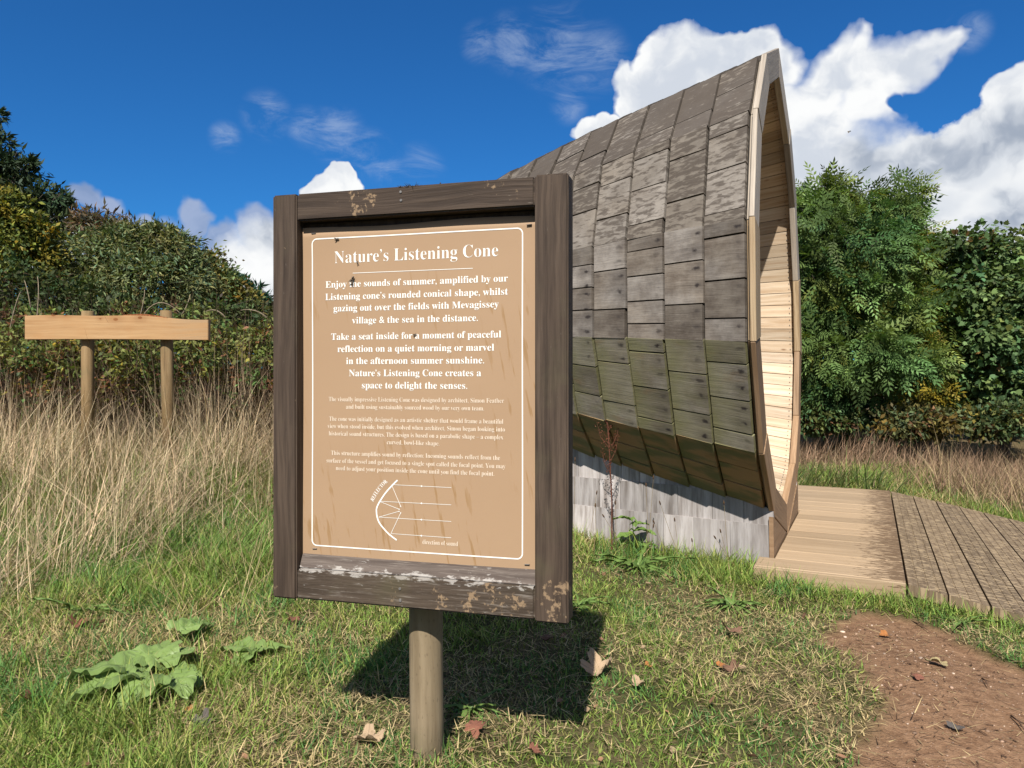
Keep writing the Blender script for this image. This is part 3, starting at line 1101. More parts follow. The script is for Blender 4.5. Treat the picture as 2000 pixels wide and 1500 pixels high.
        for i in range(n):
            j = (i + 1) % n
            mb.poly([a[i], b[i], b[j], a[j]], [(0, 0), (0.02, 0), (0.02, .3), (0, .3)], tone)
        o = mb.build('threshold_board', M['ring'])
        bm = bmesh.new()
        bm.from_mesh(o.data)
        bmesh.ops.recalc_face_normals(bm, faces=bm.faces)
        bm.to_mesh(o.data)
        bm.free()
        under(o, cone)


make_cone()

# ------------------------------------------------------------------ deck and ramp at the mouth
def make_deck():
    rb = random.Random(3)
    dk = empty('timber_deck', loc(0.5, 0.3, 0))
    tag(dk, 'low flat deck of tan timber boards in front of the mouth of the wooden cone', 'deck')
    u = -0.955
    while u < 2.03:
        w = min(0.195, 2.05 - u)
        mb = MB()
        w0 = 0.008 if -0.72 < u + w and u < 0.72 else -0.22
        if u + w < -0.71:
            w0 = -0.07
        z = rb.uniform(-.0015, .0015)
        tone = (rb.random(), rb.random(), rb.random())
        g = 0.0014
        bot = [loc(u + g, w0, -.035), loc(u + g, 0.605, -.035), loc(u + w - g, 0.605, -.035), loc(u + w - g, w0, -.035)]
        top = [loc(u + g, w0, z), loc(u + g, 0.605, z), loc(u + w - g, 0.605, z), loc(u + w - g, w0, z)]
        mb.hexa(bot + top, tone, (w0, rb.choice([0, 1, 2, 3]) * 2.0))
        o = mb.build('deck_board', M['deck'], bevel=0.003, seg=1)
        under(o, dk)
        u += w
    for (ua, ub, nm) in ((-0.985, -0.957, 'fascia_board'), (2.052, 2.08, 'fascia_board')):
        mb = MB()
        bot = [loc(ua, -.07, -.19), loc(ua, .605, -.19), loc(ub, .605, -.19), loc(ub, -.07, -.19)]
        top = [loc(ua, -.07, -.003), loc(ua, .605, -.003), loc(ub, .605, -.003), loc(ub, -.07, -.003)]
        mb.hexa(bot + top, (.2, .3, .7), (-.2, .5))
        under(mb.build(nm, M['deck'], bevel=0.003, seg=1), dk)
    mb = MB()
    bot = [loc(-.95, .03, -.2), loc(-.95, .58, -.2), loc(2.04, .58, -.2), loc(2.04, .03, -.2)]
    mb.hexa(bot + [p + Vector((0, 0, .16)) for p in bot], (.2, .2, .2))
    under(mb.build('deck_joist', M['dark'], weld=False), dk)
    # ramp: boards running across, each with cut grooves
    rp = empty('timber_ramp', loc(0.5, 1.2, -.1))
    tag(rp, 'sloping ramp of dark grooved timber boards beside the tan deck', 'ramp')
    slope = 0.20
    w = 0.615
    for i in range(8):
        W = 0.163
        mb = MB()
        tone = (rb.random(), rb.random(), rb.random())
        prof = [(0.0, -.05), (0.0, 0)]
        for k in range(3):
            x = W * (0.20 + 0.26 * k)
            prof += [(x, 0), (x + .002, -.0030), (x + .008, -.0030), (x + .010, 0)]
        prof += [(W - .008, 0), (W - .008, -.05)]
        wob = rb.uniform(-.003, .003)
        ua, ub = -0.985 + rb.uniform(-.012, .012), 2.07 + rb.uniform(-.02, .02)
        pts = [[], []]
        for (x, z) in prof:
            zz = -(w + x - .615) * slope + z + wob - .002
            pts[0].append(loc(ua, w + x, zz))
            pts[1].append(loc(ub, w + x, zz))
        acc = 0
        n = len(prof)
        uo = (rb.uniform(0, 9), rb.uniform(0, 9))
        for a in range(n):
            b = (a + 1) % n
            d = (pts[0][a] - pts[0][b]).length
            mb.poly([pts[0][a], pts[1][a], pts[1][b], pts[0][b]], [(uo[0], uo[1] + acc), (uo[0] + 3, uo[1] + acc), (uo[0] + 3, uo[1] + acc + d), (uo[0], uo[1] + acc + d)], tone)
            acc += d
        mb.poly(pts[0], [(0, x) for x, z in prof], tone)
        mb.poly(pts[1][::-1], [(0, x) for x, z in prof[::-1]], tone)
        o = mb.build('ramp_board', M['ramp'])
        bm = bmesh.new()
        bm.from_mesh(o.data)
        bmesh.ops.recalc_face_normals(bm, faces=bm.faces)
        bm.to_mesh(o.data)
        bm.free()
        under(o, rp)
        w += W
    for ua, ub in ((-.95, -.91), (0.5, .54), (1.98, 2.02)):
        mb = MB()
        bot = [loc(ua, .63, -.3), loc(ua, 1.9, -.4), loc(ub, 1.9, -.4), loc(ub, .63, -.3)]
        top = [loc(ua, .63, -.062), loc(ua, 1.9, -.062 - slope * 1.28), loc(ub, 1.9, -.062 - slope * 1.28), loc(ub, .63, -.062)]
        mb.hexa(bot + top, (.2, .3, .7))
        under(mb.build('ramp_bearer', M['dark'], weld=False), rp)


make_deck()

# ------------------------------------------------------------------ the information sign
SGN_O = Vector((-0.596, 1.834, 0.40))
SGN_X = Vector((0.9643, -0.2648, 0))
SGN_RZ = math.atan2(SGN_X.y, SGN_X.x)
REC = 0.032

PRINT = [
    ("Nature’s Listening Cone", .1548, .5758, .8293, 't'),
    ("Enjoy the sounds of summer, amplified by our", .1301, .5996, .7695, 'b'),
    ("Listening cone’s rounded conical shape, whilst", .1293, .6000, .7390, 'b'),
    ("gazing out over the fields with Mevagissey", .1518, .5777, .7102, 'b'),
    ("village & the sea in the distance.", .2023, .5271, .6794, 'b'),
    ("Take a seat inside for a moment of peaceful", .1453, .5837, .6401, 'b'),
    ("reflection on a quiet morning or marvel", .1625, .5666, .6098, 'b'),
    ("in the afternoon summer sunshine.", .1861, .5425, .5801, 'b'),
    ("Nature’s Listening Cone creates a", .1938, .5349, .5503, 'b'),
    ("space to delight the senses.", .2286, .5008, .5206, 'b'),
    ("The visually impressive Listening Cone was designed by architect, Simon Feather", .1382, .5904, .4884, 's'),
    ("and built using sustainably sourced wood by our very own team.", .1858, .5418, .4701, 's'),
    ("The cone was initially designed as an artistic shelter that would frame a beautiful", .1396, .5884, .4399, 's'),
    ("view when stood inside, but this evolved when architect, Simon began looking into", .1351, .5924, .4218, 's'),
    ("historical sound structures. The design is based on a parabolic shape – a complex", .1387, .5884, .4036, 's'),
    ("curved, bowl-like shape.", .2955, .4309, .3855, 's'),
    ("This structure amplifies sound by reflection: Incoming sounds reflect from the", .1450, .5805, .3556, 's'),
    ("surface of the vessel and get focused to a single spot called the focal point. You may", .1328, .5935, .3365, 's'),
    ("need to adjust your position inside the cone until you find the focal point.", .1585, .5666, .3185, 's'),
    ("direction of sound", .3888, .4783, .1502, 's'),
]


def serif(t):
    o = ''
    for ch in t:
        if 'a' <= ch <= 'z':
            o += chr(0x1d41a + ord(ch) - 97)
        elif 'A' <= ch <= 'Z':
            o += chr(0x1d400 + ord(ch) - 65)
        else:
            o += ch
    return o


def text_mesh(t, size, off):
    cu = bpy.data.curves.new('text', 'FONT')
    cu.body = serif(t)
    cu.size = size
    cu.offset = off
    cu.resolution_u = 3
    o = bpy.data.objects.new('text', cu)
    COL.objects.link(o)
    dg = bpy.context.evaluated_depsgraph_get()
    dg.update()
    me = bpy.data.meshes.new_from_object(o.evaluated_get(dg))
    v = np.array([tuple(q.co) for q in me.vertices])
    f = [tuple(p.vertices) for p in me.polygons]
    bpy.data.objects.remove(o)
    bpy.data.curves.remove(cu)
    bpy.data.meshes.remove(me)
    return v, f


def bowz(x, z):
    """the thin panel is not quite flat: slight waves, outwards (towards the reader) negative"""
    return -0.0022 * math.sin(3.1 * z + 1.0) * math.sin(math.pi * x / .748) - 0.0012 * math.sin(9 * z + 3 * x) - 0.003 * max(0, (z - .84)) / .08 * (0.4 + 0.6 * math.sin(9 * x + .4) ** 2)


def make_sign():
    rb = random.Random(9)
    sg = empty('information_sign', SGN_O, SGN_RZ)
    tag(sg, 'tan information board with white lettering in a weathered brown frame on a round post', 'sign')

    def beam(name, x0, x1, y0, y1, z0, z1, mat, vertical=False, bevel=0.004, tone=None):
        mb = MB()
        tone = tone or (rb.random(), rb.random(), rb.random())
        uo = (rb.uniform(0, 9), rb.uniform(0, 9))
        if vertical:
            bot = [(x0, y1, z0), (x0, y1, z1), (x1, y1, z1), (x1, y1, z0)]
            top = [(x0, y0, z0), (x0, y0, z1), (x1, y0, z1), (x1, y0, z0)]
        else:
            bot = [(x0, y1, z0), (x1, y1, z0), (x1, y1, z1), (x0, y1, z1)]
            top = [(x0, y0, z0), (x1, y0, z0), (x1, y0, z1), (x0, y0, z1)]
        mb.hexa(bot + top, tone, uo)
        o = mb.build(name, mat, bevel=bevel)
        bm = bmesh.new()
        bm.from_mesh(o.data)
        bmesh.ops.recalc_face_normals(bm, faces=bm.faces)
        bm.to_mesh(o.data)
        bm.free()
        o.parent = sg
        return o
    beam('frame_stile', 0.0, 0.0665, 0.0, 0.055, 0.0, 1.0, M['frame'], True)
    beam('frame_stile', 0.6715, 0.748, -0.003, 0.055, -0.001, 1.002, M['frame'], True)
    beam('top_rail', 0.0675, 0.6705, 0.001, 0.055, 0.933, 0.9995, M['frame'])
    beam('bottom_rail', 0.0675, 0.6705, 0.001, 0.055, 0.002, 0.0745, M['frame_low'])
    # sloping ledge below the panel
    mb = MB()
    P = [(0.0675, .05, .0745), (0.6705, .05, .0745), (0.6705, .05, .115), (0.0675, .05, .115)]
    Q = [(0.0675, .012, .0755), (0.6705, .012, .0755), (0.6705, .026, .106), (0.0675, .026, .106)]
    mb.hexa(P + Q, (.6, .2, .8), (3, 3))
    o = mb.build('ledge', M['sill'], bevel=0.002)
    o.parent = sg
    # backing board
    beam('backing_board', 0.02, 0.728, 0.0555, 0.075, 0.02, 0.98, M['frame'], True, 0.003)
    beam('backing_lining', 0.067, 0.671, 0.041, 0.0545, 0.076, 0.932, M['frame'], True, 0.001, (.0, .3, .3))
    # panel: thin sheet with slight waves
    nx, nz = 24, 36
    V, F, U = [], [], []
    for side in (0, 1):
        for j in range(nz + 1):
            for i in range(nx + 1):
                x = 0.0672 + (0.6708 - 0.0672) * i / nx
                z = 0.088 + (0.9185 - 0.088) * j / nz
                zt = z + (0.0025 * math.sin(x * 13 + 1) if j == nz else 0)
                V.append((x, REC + bowz(x, z) + 0.002 * side, zt))
                U.append((x, z))
    st = (nx + 1) * (nz + 1)
    for j in range(nz):
        for i in range(nx):
            a = j * (nx + 1) + i
            F.append((a, a + 1, a + nx + 2, a + nx + 1))
            F.append((st + a + nx + 1, st + a + nx + 2, st + a + 1, st + a))
    for i in range(nx):
        a = nz * (nx + 1) + i
        F.append((a, a + 1, st + a + 1, st + a))
    pn = build('panel', V, F, M['panel'], sg, U, None, True)
    # ---- printing
    LIFT = 0.0007
    small = 0
    TV, TF = [], []
    for (t, x0, x1, zb, k) in PRINT:
        if k == 's' and not small:
            small = len(TF)
        size = {'t': 0.0435, 'b': 0.0235, 's': 0.0158}[k]
        off = {'t': -0.0105, 'b': -0.002, 's': -0.0085}[k]
        v, f = text_mesh(t, 1.0, off)
        w = v[:, 0].max() - v[:, 0].min()
        sx = (x1 - x0) / w
        b = len(TV)
        for p in v:
            x = x0 + (p[0] - v[:, 0].min()) * sx
            z = zb + p[1] * size
            TV.append((x, REC + bowz(x, z) - LIFT, z))
        TF += [tuple(b + i for i in q) for q in f]
    nsm = len(TF)
    # REFLECTOR set along the arc
    v, f = text_mesh("REFLECTOR", 1.0, -0.009)
    w = v[:, 0].max()
    A, B = Vector((0.2600, 0.2440)), Vector((0.2985, 0.2945))
    d = (B - A)
    sx = d.length / w
    e1 = d.normalized()
    e2 = Vector((-e1.y, e1.x))
    b = len(TV)
    for p in v:
        tt = p[0] / w
        bow = 0.0035 * (1 - (2 * tt - 1) ** 2)
        q = A + d * tt + e2 * (p[1] * 0.0142 + bow)
        TV.append((q.x, REC + bowz(q.x, q.y) - LIFT, q.y))
    TF += [tuple(b + i for i in q) for q in f]
    lt = build('lettering', TV, TF, M['white_print'], pn)
    lt.data.materials.append(M['worn_print'])
    lt.data.polygons.foreach_set('material_index', np.array([0] * small + [1] * (nsm - small) + [0] * (len(TF) - nsm), np.int32))
    # ---- ruled border, rule, diagram
    LV, LF = [], []

    def stroke(pts, wd):
        pts = [Vector(p) for p in pts]
        b = len(LV)
        n = len(pts)
        for i, p in enumerate(pts):
            t = (pts[min(i + 1, n - 1)] - pts[max(i - 1, 0)]).normalized()
            nn = Vector((-t.y, t.x)) * wd / 2
            for q in (p - nn, p + nn):
                LV.append((q.x, REC + bowz(q.x, q.y) - LIFT, q.y))
        for i in range(n - 1):
            a = b + 2 * i
            LF.append((a, a + 2, a + 3, a + 1))

    def dense(a, b, n=24):
        a, b = Vector(a), Vector(b)
        return [a.lerp(b, i / n) for i in range(n + 1)]

    def head(p, ang, s):
        p = Vector(p)
        d = Vector((math.cos(ang), math.sin(ang)))
        nn = Vector((-d.y, d.x))
        b = len(LV)
        for q in (p + d * s, p - d * s * .7 + nn * s * .75, p - d * s * .7 - nn * s * .75):
            LV.append((q.x, REC + bowz(q.x, q.y) - LIFT * 1.1, q.y))
        LF.append((b, b + 1, b + 2))
    x0, x1, z0, z1, r = 0.0935, 0.6345, 0.1295, 0.8915, 0.013
    path = dense((x0 + r, z1), (x1 - r, z1))
    for cx, cz, a0 in ((x1 - r, z1 - r, 90), (x1 - r, z0 + r, 0), (x0 + r, z0 + r, -90), (x0 + r, z1 - r, 180)):
        path += [Vector((cx + r * math.cos(R(a0 - q)), cz + r * math.sin(R(a0 - q)))) for q in range(9, 90, 9)]
        if a0 == 90:
            path += dense((x1, z1 - r), (x1, z0 + r), 40)
        elif a0 == 0:
            path += dense((x1 - r, z0), (x0 + r, z0))
        elif a0 == -90:
            path += dense((x0, z0 + r), (x0, z1 - r), 40)
    path.append(path[0])
    stroke(path, 0.0030)
    stroke(dense((0.2044, 0.8033), (0.5144, 0.8033)), 0.0013)
    build('ruled_border', LV, LF, M['white_print'], pn)
    LV, LF = [], []
    arc = [(0.3235, 0.2997), (0.3085, 0.2852), (0.2935, 0.269), (0.2813, 0.2523), (0.2726, 0.238), (0.2692, 0.229), (0.2687, 0.2219), (0.2705, 0.209), (0.2760, 0.1955), (0.288, 0.1815), (0.3029, 0.168), (0.3222, 0.1555)]
    # smooth the arc
    sm = []
    for i in range(len(arc) - 1):
        p0, p1, p2, p3 = (Vector(arc[max(i - 1, 0)]), Vector(arc[i]), Vector(arc[i + 1]), Vector(arc[min(i + 2, len(arc) - 1)]))
        for q in range(6):
            t = q / 6
            sm.append(0.5 * ((2 * p1) + (p2 - p0) * t + (2 * p0 - 5 * p1 + 4 * p2 - p3) * t * t + (3 * p1 - p0 - 3 * p2 + p3) * t ** 3))
    sm.append(Vector(arc[-1]))
    stroke(sm, 0.0036)
    for za, zb, xa in ((.2884, .2872, .3085), (.2469, .2467, .2748), (.2083, .2074, .2748), (.1703, .1690, .3072)):
        stroke(dense((xa, za), (0.4612, zb), 6), 0.0009)
        head((0.385, (za + zb) / 2), math.pi, 0.0032)
    for a, b in (((.3085, .2872), (.3325, .2368)), ((.2756, .2469), (.3286, .2299)), ((.2748, .2083), (.3286, .2252)), ((.3072, .1703), (.3325, .2218))):
        stroke(dense(a, b, 6), 0.0010)
        head(b, math.atan2(b[1] - a[1], b[0] - a[0]), 0.0022)
    build('sound_diagram', LV, LF, M['white_print'], pn)
    # staples in the panel corners and nails in the frame
    for (x, z) in ((0.092, .905), (.645, .897), (.640, .118), (.095, .1205)):
        mb = MB()
        mb.hexa([(x, REC + .001, z), (x + .012, REC + .001, z + .0006), (x + .012, REC + .001, z + .0016), (x, REC + .001, z + .001),
                 (x, REC - .005, z), (x + .012, REC - .005, z + .0006), (x + .012, REC - .005, z + .0016), (x, REC - .005, z + .001)])
        mb.build('staple', M['zinc'], sg)
    for (x, z) in ((.345, .986), (.346, .966), (.343, .048), (.344, .020)):
        v, f, u = tube([(x, 0.003, z), (x, -0.0008, z)], [.0035, .0032], 10)
        build('screw_head', v, f, M['zinc'], sg, u, [(0.5, .5, .5)] * len(v))
    # round post behind, with its flat let into the board
    lx = 0.360
    base = Vector((0, 0, 0))
    v, f, u = tube([(lx + .004, .130, -0.66), (lx + .002, .122, -.30), (lx + .001, .119, -.05), (lx, .117, 0.5), (lx, .116, 0.93), (lx, .116, .94)], [.0425, .0425, .042, .0415, .041, .037], 28)
    po = build('post', v, f, M['post'], sg, u, [(.5, .4, .2)] * len(v), True)
    return sg


make_sign()

# ------------------------------------------------------------------ blank plank sign by the hedge
def make_plank():
    Y = 5.6
    a, b = at(52, 640, Y + .04), at(409, 643, Y - .04)
    ax = (b - a)
    L = ax.length
    rz = math.atan2(ax.y, ax.x)
    mid = (a + b) / 2
    gx = float(gz(mid.x, mid.y))
    pl = empty('plank_sign', (mid.x, mid.y, gx), rz)
    tag(pl, 'blank pale fresh-sawn plank fixed across two round posts in front of the bramble hedge', 'plank sign')
    zt, zb = EYE + (735 - 616) / FPX * Y - gx, EYE + (735 - 663) / FPX * Y - gx
    # plank with a waney top edge
    n = 40
    V, F, U = [], [], []
    for i in range(n + 1):
        t = i / n
        x = (t - .5) * L
        wav = 0.004 * math.sin(t * 5 + .6) + 0.003 * math.sin(t * 13) - 0.032 * sstep(t, .60, 1.0)
        top = zt + wav - .004
        bot = zb - 0.006 * t + 0.003 * math.sin(t * 4)
        for (y, z) in ((-.022, bot), (-.022, top), (.022, top + .004), (.022, bot)):
            V.append((x, y, z))
            U.append((x, z + y))
    for i in range(n):
        for k in range(4):
            q = i * 4
            F.append((q + k, q + (k + 1) % 4, q + 4 + (k + 1) % 4, q + 4 + k))
    F.append((3, 2, 1, 0))
    F.append((n * 4, n * 4 + 1, n * 4 + 2, n * 4 + 3))
    o = build('plank', V, F, M['plank'], pl, U, [(.5, .13, .47)] * len(V))
    bm = bmesh.new()
    bm.from_mesh(o.data)
    bmesh.ops.recalc_face_normals(bm, faces=bm.faces)
    sharp = [e for e in bm.edges if len(e.link_faces) == 2 and e.calc_face_angle(0) > .6]
    bmesh.ops.bevel(bm, geom=sharp, offset=.003, segments=2, affect='EDGES')
    bm.to_mesh(o.data)
    bm.free()
    # strip of bark left on the top edge
    V, F, U = [], [], []
    for i in range(15):
        t = .535 + .24 * i / 14
        x = (t - .5) * L
        wav = 0.004 * math.sin(t * 5 + .6) + 0.003 * math.sin(t * 13) - 0.032 * sstep(t, .60, 1.0)
        h = .010 * math.sin(math.pi * i / 14) + .002
        for (y, z) in ((-.016, -.006), (-.012, h), (.012, h), (.016, -.006)):
            V.append((x, y, zt + wav - .002 + z))
            U.append((x, y))
    for i in range(14):
        for k in range(3):
            q = i * 4
            F.append((q + k, q + 4 + k, q + 5 + k, q + 1 + k))
    build('bark_strip', V, F, plain('red_bark', (0.16, 0.06, 0.025), .9, .1, 60, .5), pl, U)
    for px, dx in ((161, 0.0), (316, 0.03)):
        x = (px - (52 + 409) / 2) / 357 * L
        v, f, u = tube([(x + dx, .072, -.15), (x + dx * .4, .07, .6), (x, .07, zt + .035), (x, .07, zt + .040)], [.047, .046, .044, .040], 18)
        build('post', v, f, M['post_far'], pl, u, [(random.random(), random.random(), random.random())] * len(v), True)


make_plank()


# ------------------------------------------------------------------ foliage machinery
def unit(v):
    return v / np.maximum(np.linalg.norm(v, axis=1, keepdims=True), 1e-9)


def scatter(name, tv, tf, P, D, N, S, C, mat, parent=None, W=None):
    """copies of a leaf template (x along the leaf, z its face normal) as one mesh"""
    tv = np.asarray(tv, float)
    D = unit(D)
    Yv = unit(np.cross(N, D))
    Nv = np.cross(D, Yv)
    S = np.asarray(S, float)[:, None]
    W = S if W is None else np.asarray(W, float)[:, None]
    k = len(tv)
    V = (P[:, None, :] + tv[None, :, 0:1] * (D * S)[:, None, :] + tv[None, :, 1:2] * (Yv * W)[:, None, :] + tv[None, :, 2:3] * (Nv * S)[:, None, :]).reshape(-1, 3)
    base = (np.arange(len(P)) * k)[:, None]
    groups = {}
    for f in tf:
        groups.setdefault(len(f), []).append(f)
    F = [(base[:, :, None] + np.array(fs)[None]).reshape(-1, n) for n, fs in groups.items()]
    return build_np(name, V, F, mat, parent, col=np.repeat(C, k, 0))


LEAF_Q = ([(0, 0, 0), (.45, -.24, .03), (1, 0, -.06), (.45, .24, .03)], [(0, 1, 2, 3)])
LEAF_N = ([(0, 0, 0), (.4, -.13, .02), (1, 0, -.1), (.4, .13, .02)], [(0, 1, 2, 3)])


def pinnate():
    V, F = [], []

    def lf(x, ang, ln):
        b = len(V)
        c, s = math.cos(ang), math.sin(ang)
        for (a, w, z) in ((0, 0, 0), (.45, -.17, .02), (1, 0, -.10), (.45, .17, .02)):
            V.append((x + ln * (a * c - w * s), ln * (a * s + w * c), ln * z - .12 * x * x))
        F.append((b, b + 1, b + 2, b + 3))
    for i in range(4):
        x = .25 + .19 * i
        lf(x, 1.05 - .1 * i, .34 - .02 * i)
        lf(x, -1.05 + .1 * i, .34 - .02 * i)
    lf(.92, 0, .30)
    V += [(0, -.008, 0), (.95, -.005, -.1), (.95, .005, -.1), (0, .008, 0)]
    F.append((len(V) - 4, len(V) - 3, len(V) - 2, len(V) - 1))
    return V, F


def lobed():
    pts = [(0, 0), (.02, .22), (.10, .42), (.22, .34), (.42, .58), (.50, .26), (.66, .34), (.72, .14), (1.0, 0)]
    out = pts + [(x, -y) for x, y in pts[1:-1][::-1]]
    V = [(x, y, -.18 * y * y - .10 * x * x) for x, y in out]
    return V, [tuple(range(len(V)))]


LEAF_P = pinnate()
LEAF_L = lobed()


def blob_leaves(blobs, n, size, base, var=0.3, hue=0.10, droop=0.25, clump=0.30, seed=1, upb=0.5, alt=None, altf=0.0):
    """leaf positions gathered in clumps through a set of ellipsoids (cx,cy,cz,rx,ry,rz)"""
    r = np.random.default_rng(seed)
    vol = np.array([(b[3] * b[4] * b[5]) ** (2 / 3) for b in blobs])
    cnt = np.maximum((vol / vol.sum() * n).astype(int), 8)
    P, D, N, S, C = [], [], [], [], []
    for b, m in zip(blobs, cnt):
        c = np.array(b[:3])
        rad = np.array(b[3:6])
        per = 34
        nc = max(3, m // per)
        dirs = unit(r.normal(size=(nc, 3)))
        rr = r.uniform(.25, 1.0, nc) ** .45
        cc = c + dirs * rad * rr[:, None]
        sub = np.repeat(np.arange(nc), per)
        k = len(sub)
        off = r.normal(size=(k, 3)) * rad.mean() * clump * r.uniform(.5, 1.1, nc)[sub][:, None]
        off[:, 2] *= .7
        p = cc[sub] + off
        outw = unit((p - c) / rad)
        d = unit(outw + r.normal(size=(k, 3)) * .75 - np.array([0, 0, droop]))
        nn = unit(outw * .7 + np.array([0, 0, upb]) + r.normal(size=(k, 3)) * .65)
        tone = (1 + r.normal(size=nc) * var * .6)[sub] * (1 + r.normal(size=k) * var * .6)
        col = np.array(base)[None] * np.clip(tone, .35, 2.2)[:, None]
        h = r.normal(size=nc)[sub] * hue
        col[:, 0] *= np.clip(1 + 1.6 * h, .72, 2.0)
        col[:, 2] *= np.clip(1 - h, .5, 1.2)
        if alt is not None:
            pick = (r.random(nc) < altf)[sub] & (r.random(k) < .8)
            col[pick] = np.array(alt) * np.clip(tone[pick], .5, 1.8)[:, None]
        P.append(p); D.append(d); N.append(nn); S.append(size * r.uniform(.6, 1.3, k)); C.append(col)
    return [np.concatenate(q) for q in (P, D, N, S, C)]


def bpx(px, py, Y, rx, rz, ry=None):
    """an ellipsoid of foliage seen at (px,py), radii in photograph pixels"""
    p = at(px, py, Y)
    k = Y / FPX
    return (p.x, p.y, p.z, rx * k, (ry if ry else (rx + rz) / 2) * k, rz * k)


def tree(name, label, cat, base, blobs, leaf, n, size, colr, seed, trunk_r=0.12, mat='leaf', group=None, limbs=True, **kw):
    root = empty(name, base)
    tag(root, label, cat, group)
    r = random.Random(seed)
    parts = []
    hi = max(b[2] for b in blobs)
    top = Vector((sum(b[0] for b in blobs) / len(blobs), sum(b[1] for b in blobs) / len(blobs), hi * .8 + .2 * base[2]))
    b0 = Vector(base) - Vector((0, 0, .15))
    path = [b0.lerp(top, t) + Vector((r.uniform(-.08, .08), r.uniform(-.08, .08), 0)) * (0 if t in (0, 1) else 1) for t in (0, .25, .5, .75, 1)]
    parts.append(tube(path, [trunk_r * (1 - .8 * t) for t in (0, .25, .5, .75, 1)], 9))
    if limbs:
        for b in blobs:
            for q in range(2):
                e = Vector((b[0] + r.uniform(-.5, .5) * b[3], b[1] + r.uniform(-.5, .5) * b[4], b[2] + r.uniform(-.2, .6) * b[5]))
                s = path[1].lerp(path[4], r.uniform(.0, .7))
                m = s.lerp(e, .5) + Vector((r.uniform(-.1, .1), r.uniform(-.1, .1), .08)) * (e - s).length
                parts.append(tube([s, m, e], [trunk_r * .35, trunk_r * .22, trunk_r * .06], 6))
                for z in range(3):
                    e2 = e + Vector((r.uniform(-1, 1) * b[3], r.uniform(-1, 1) * b[4], r.uniform(-.2, 1) * b[5])) * .7
                    parts.append(tube([m.lerp(e, .6), m.lerp(e, .6).lerp(e2, .6) + Vector((0, 0, .05)), e2], [trunk_r * .10, trunk_r * .07, trunk_r * .03], 4))
    V, F, U = merge(parts)
    o = build('trunk', V, F, M['bark'], None, U, [(.5, .5, .5)] * len(V), True)
    under(o, root)
    P, D, N, S, C = blob_leaves(blobs, n, size, colr, seed=seed, **kw)
    under(scatter('crown', leaf[0], leaf[1], P, D, N, S, C, M[mat]), root)
    return root


# ------------------------------------------------------------------ trees on the right
def g3(px, Y):
    x = (px - 1000) / FPX * Y
    return (x, Y, float(gz(x, Y)))


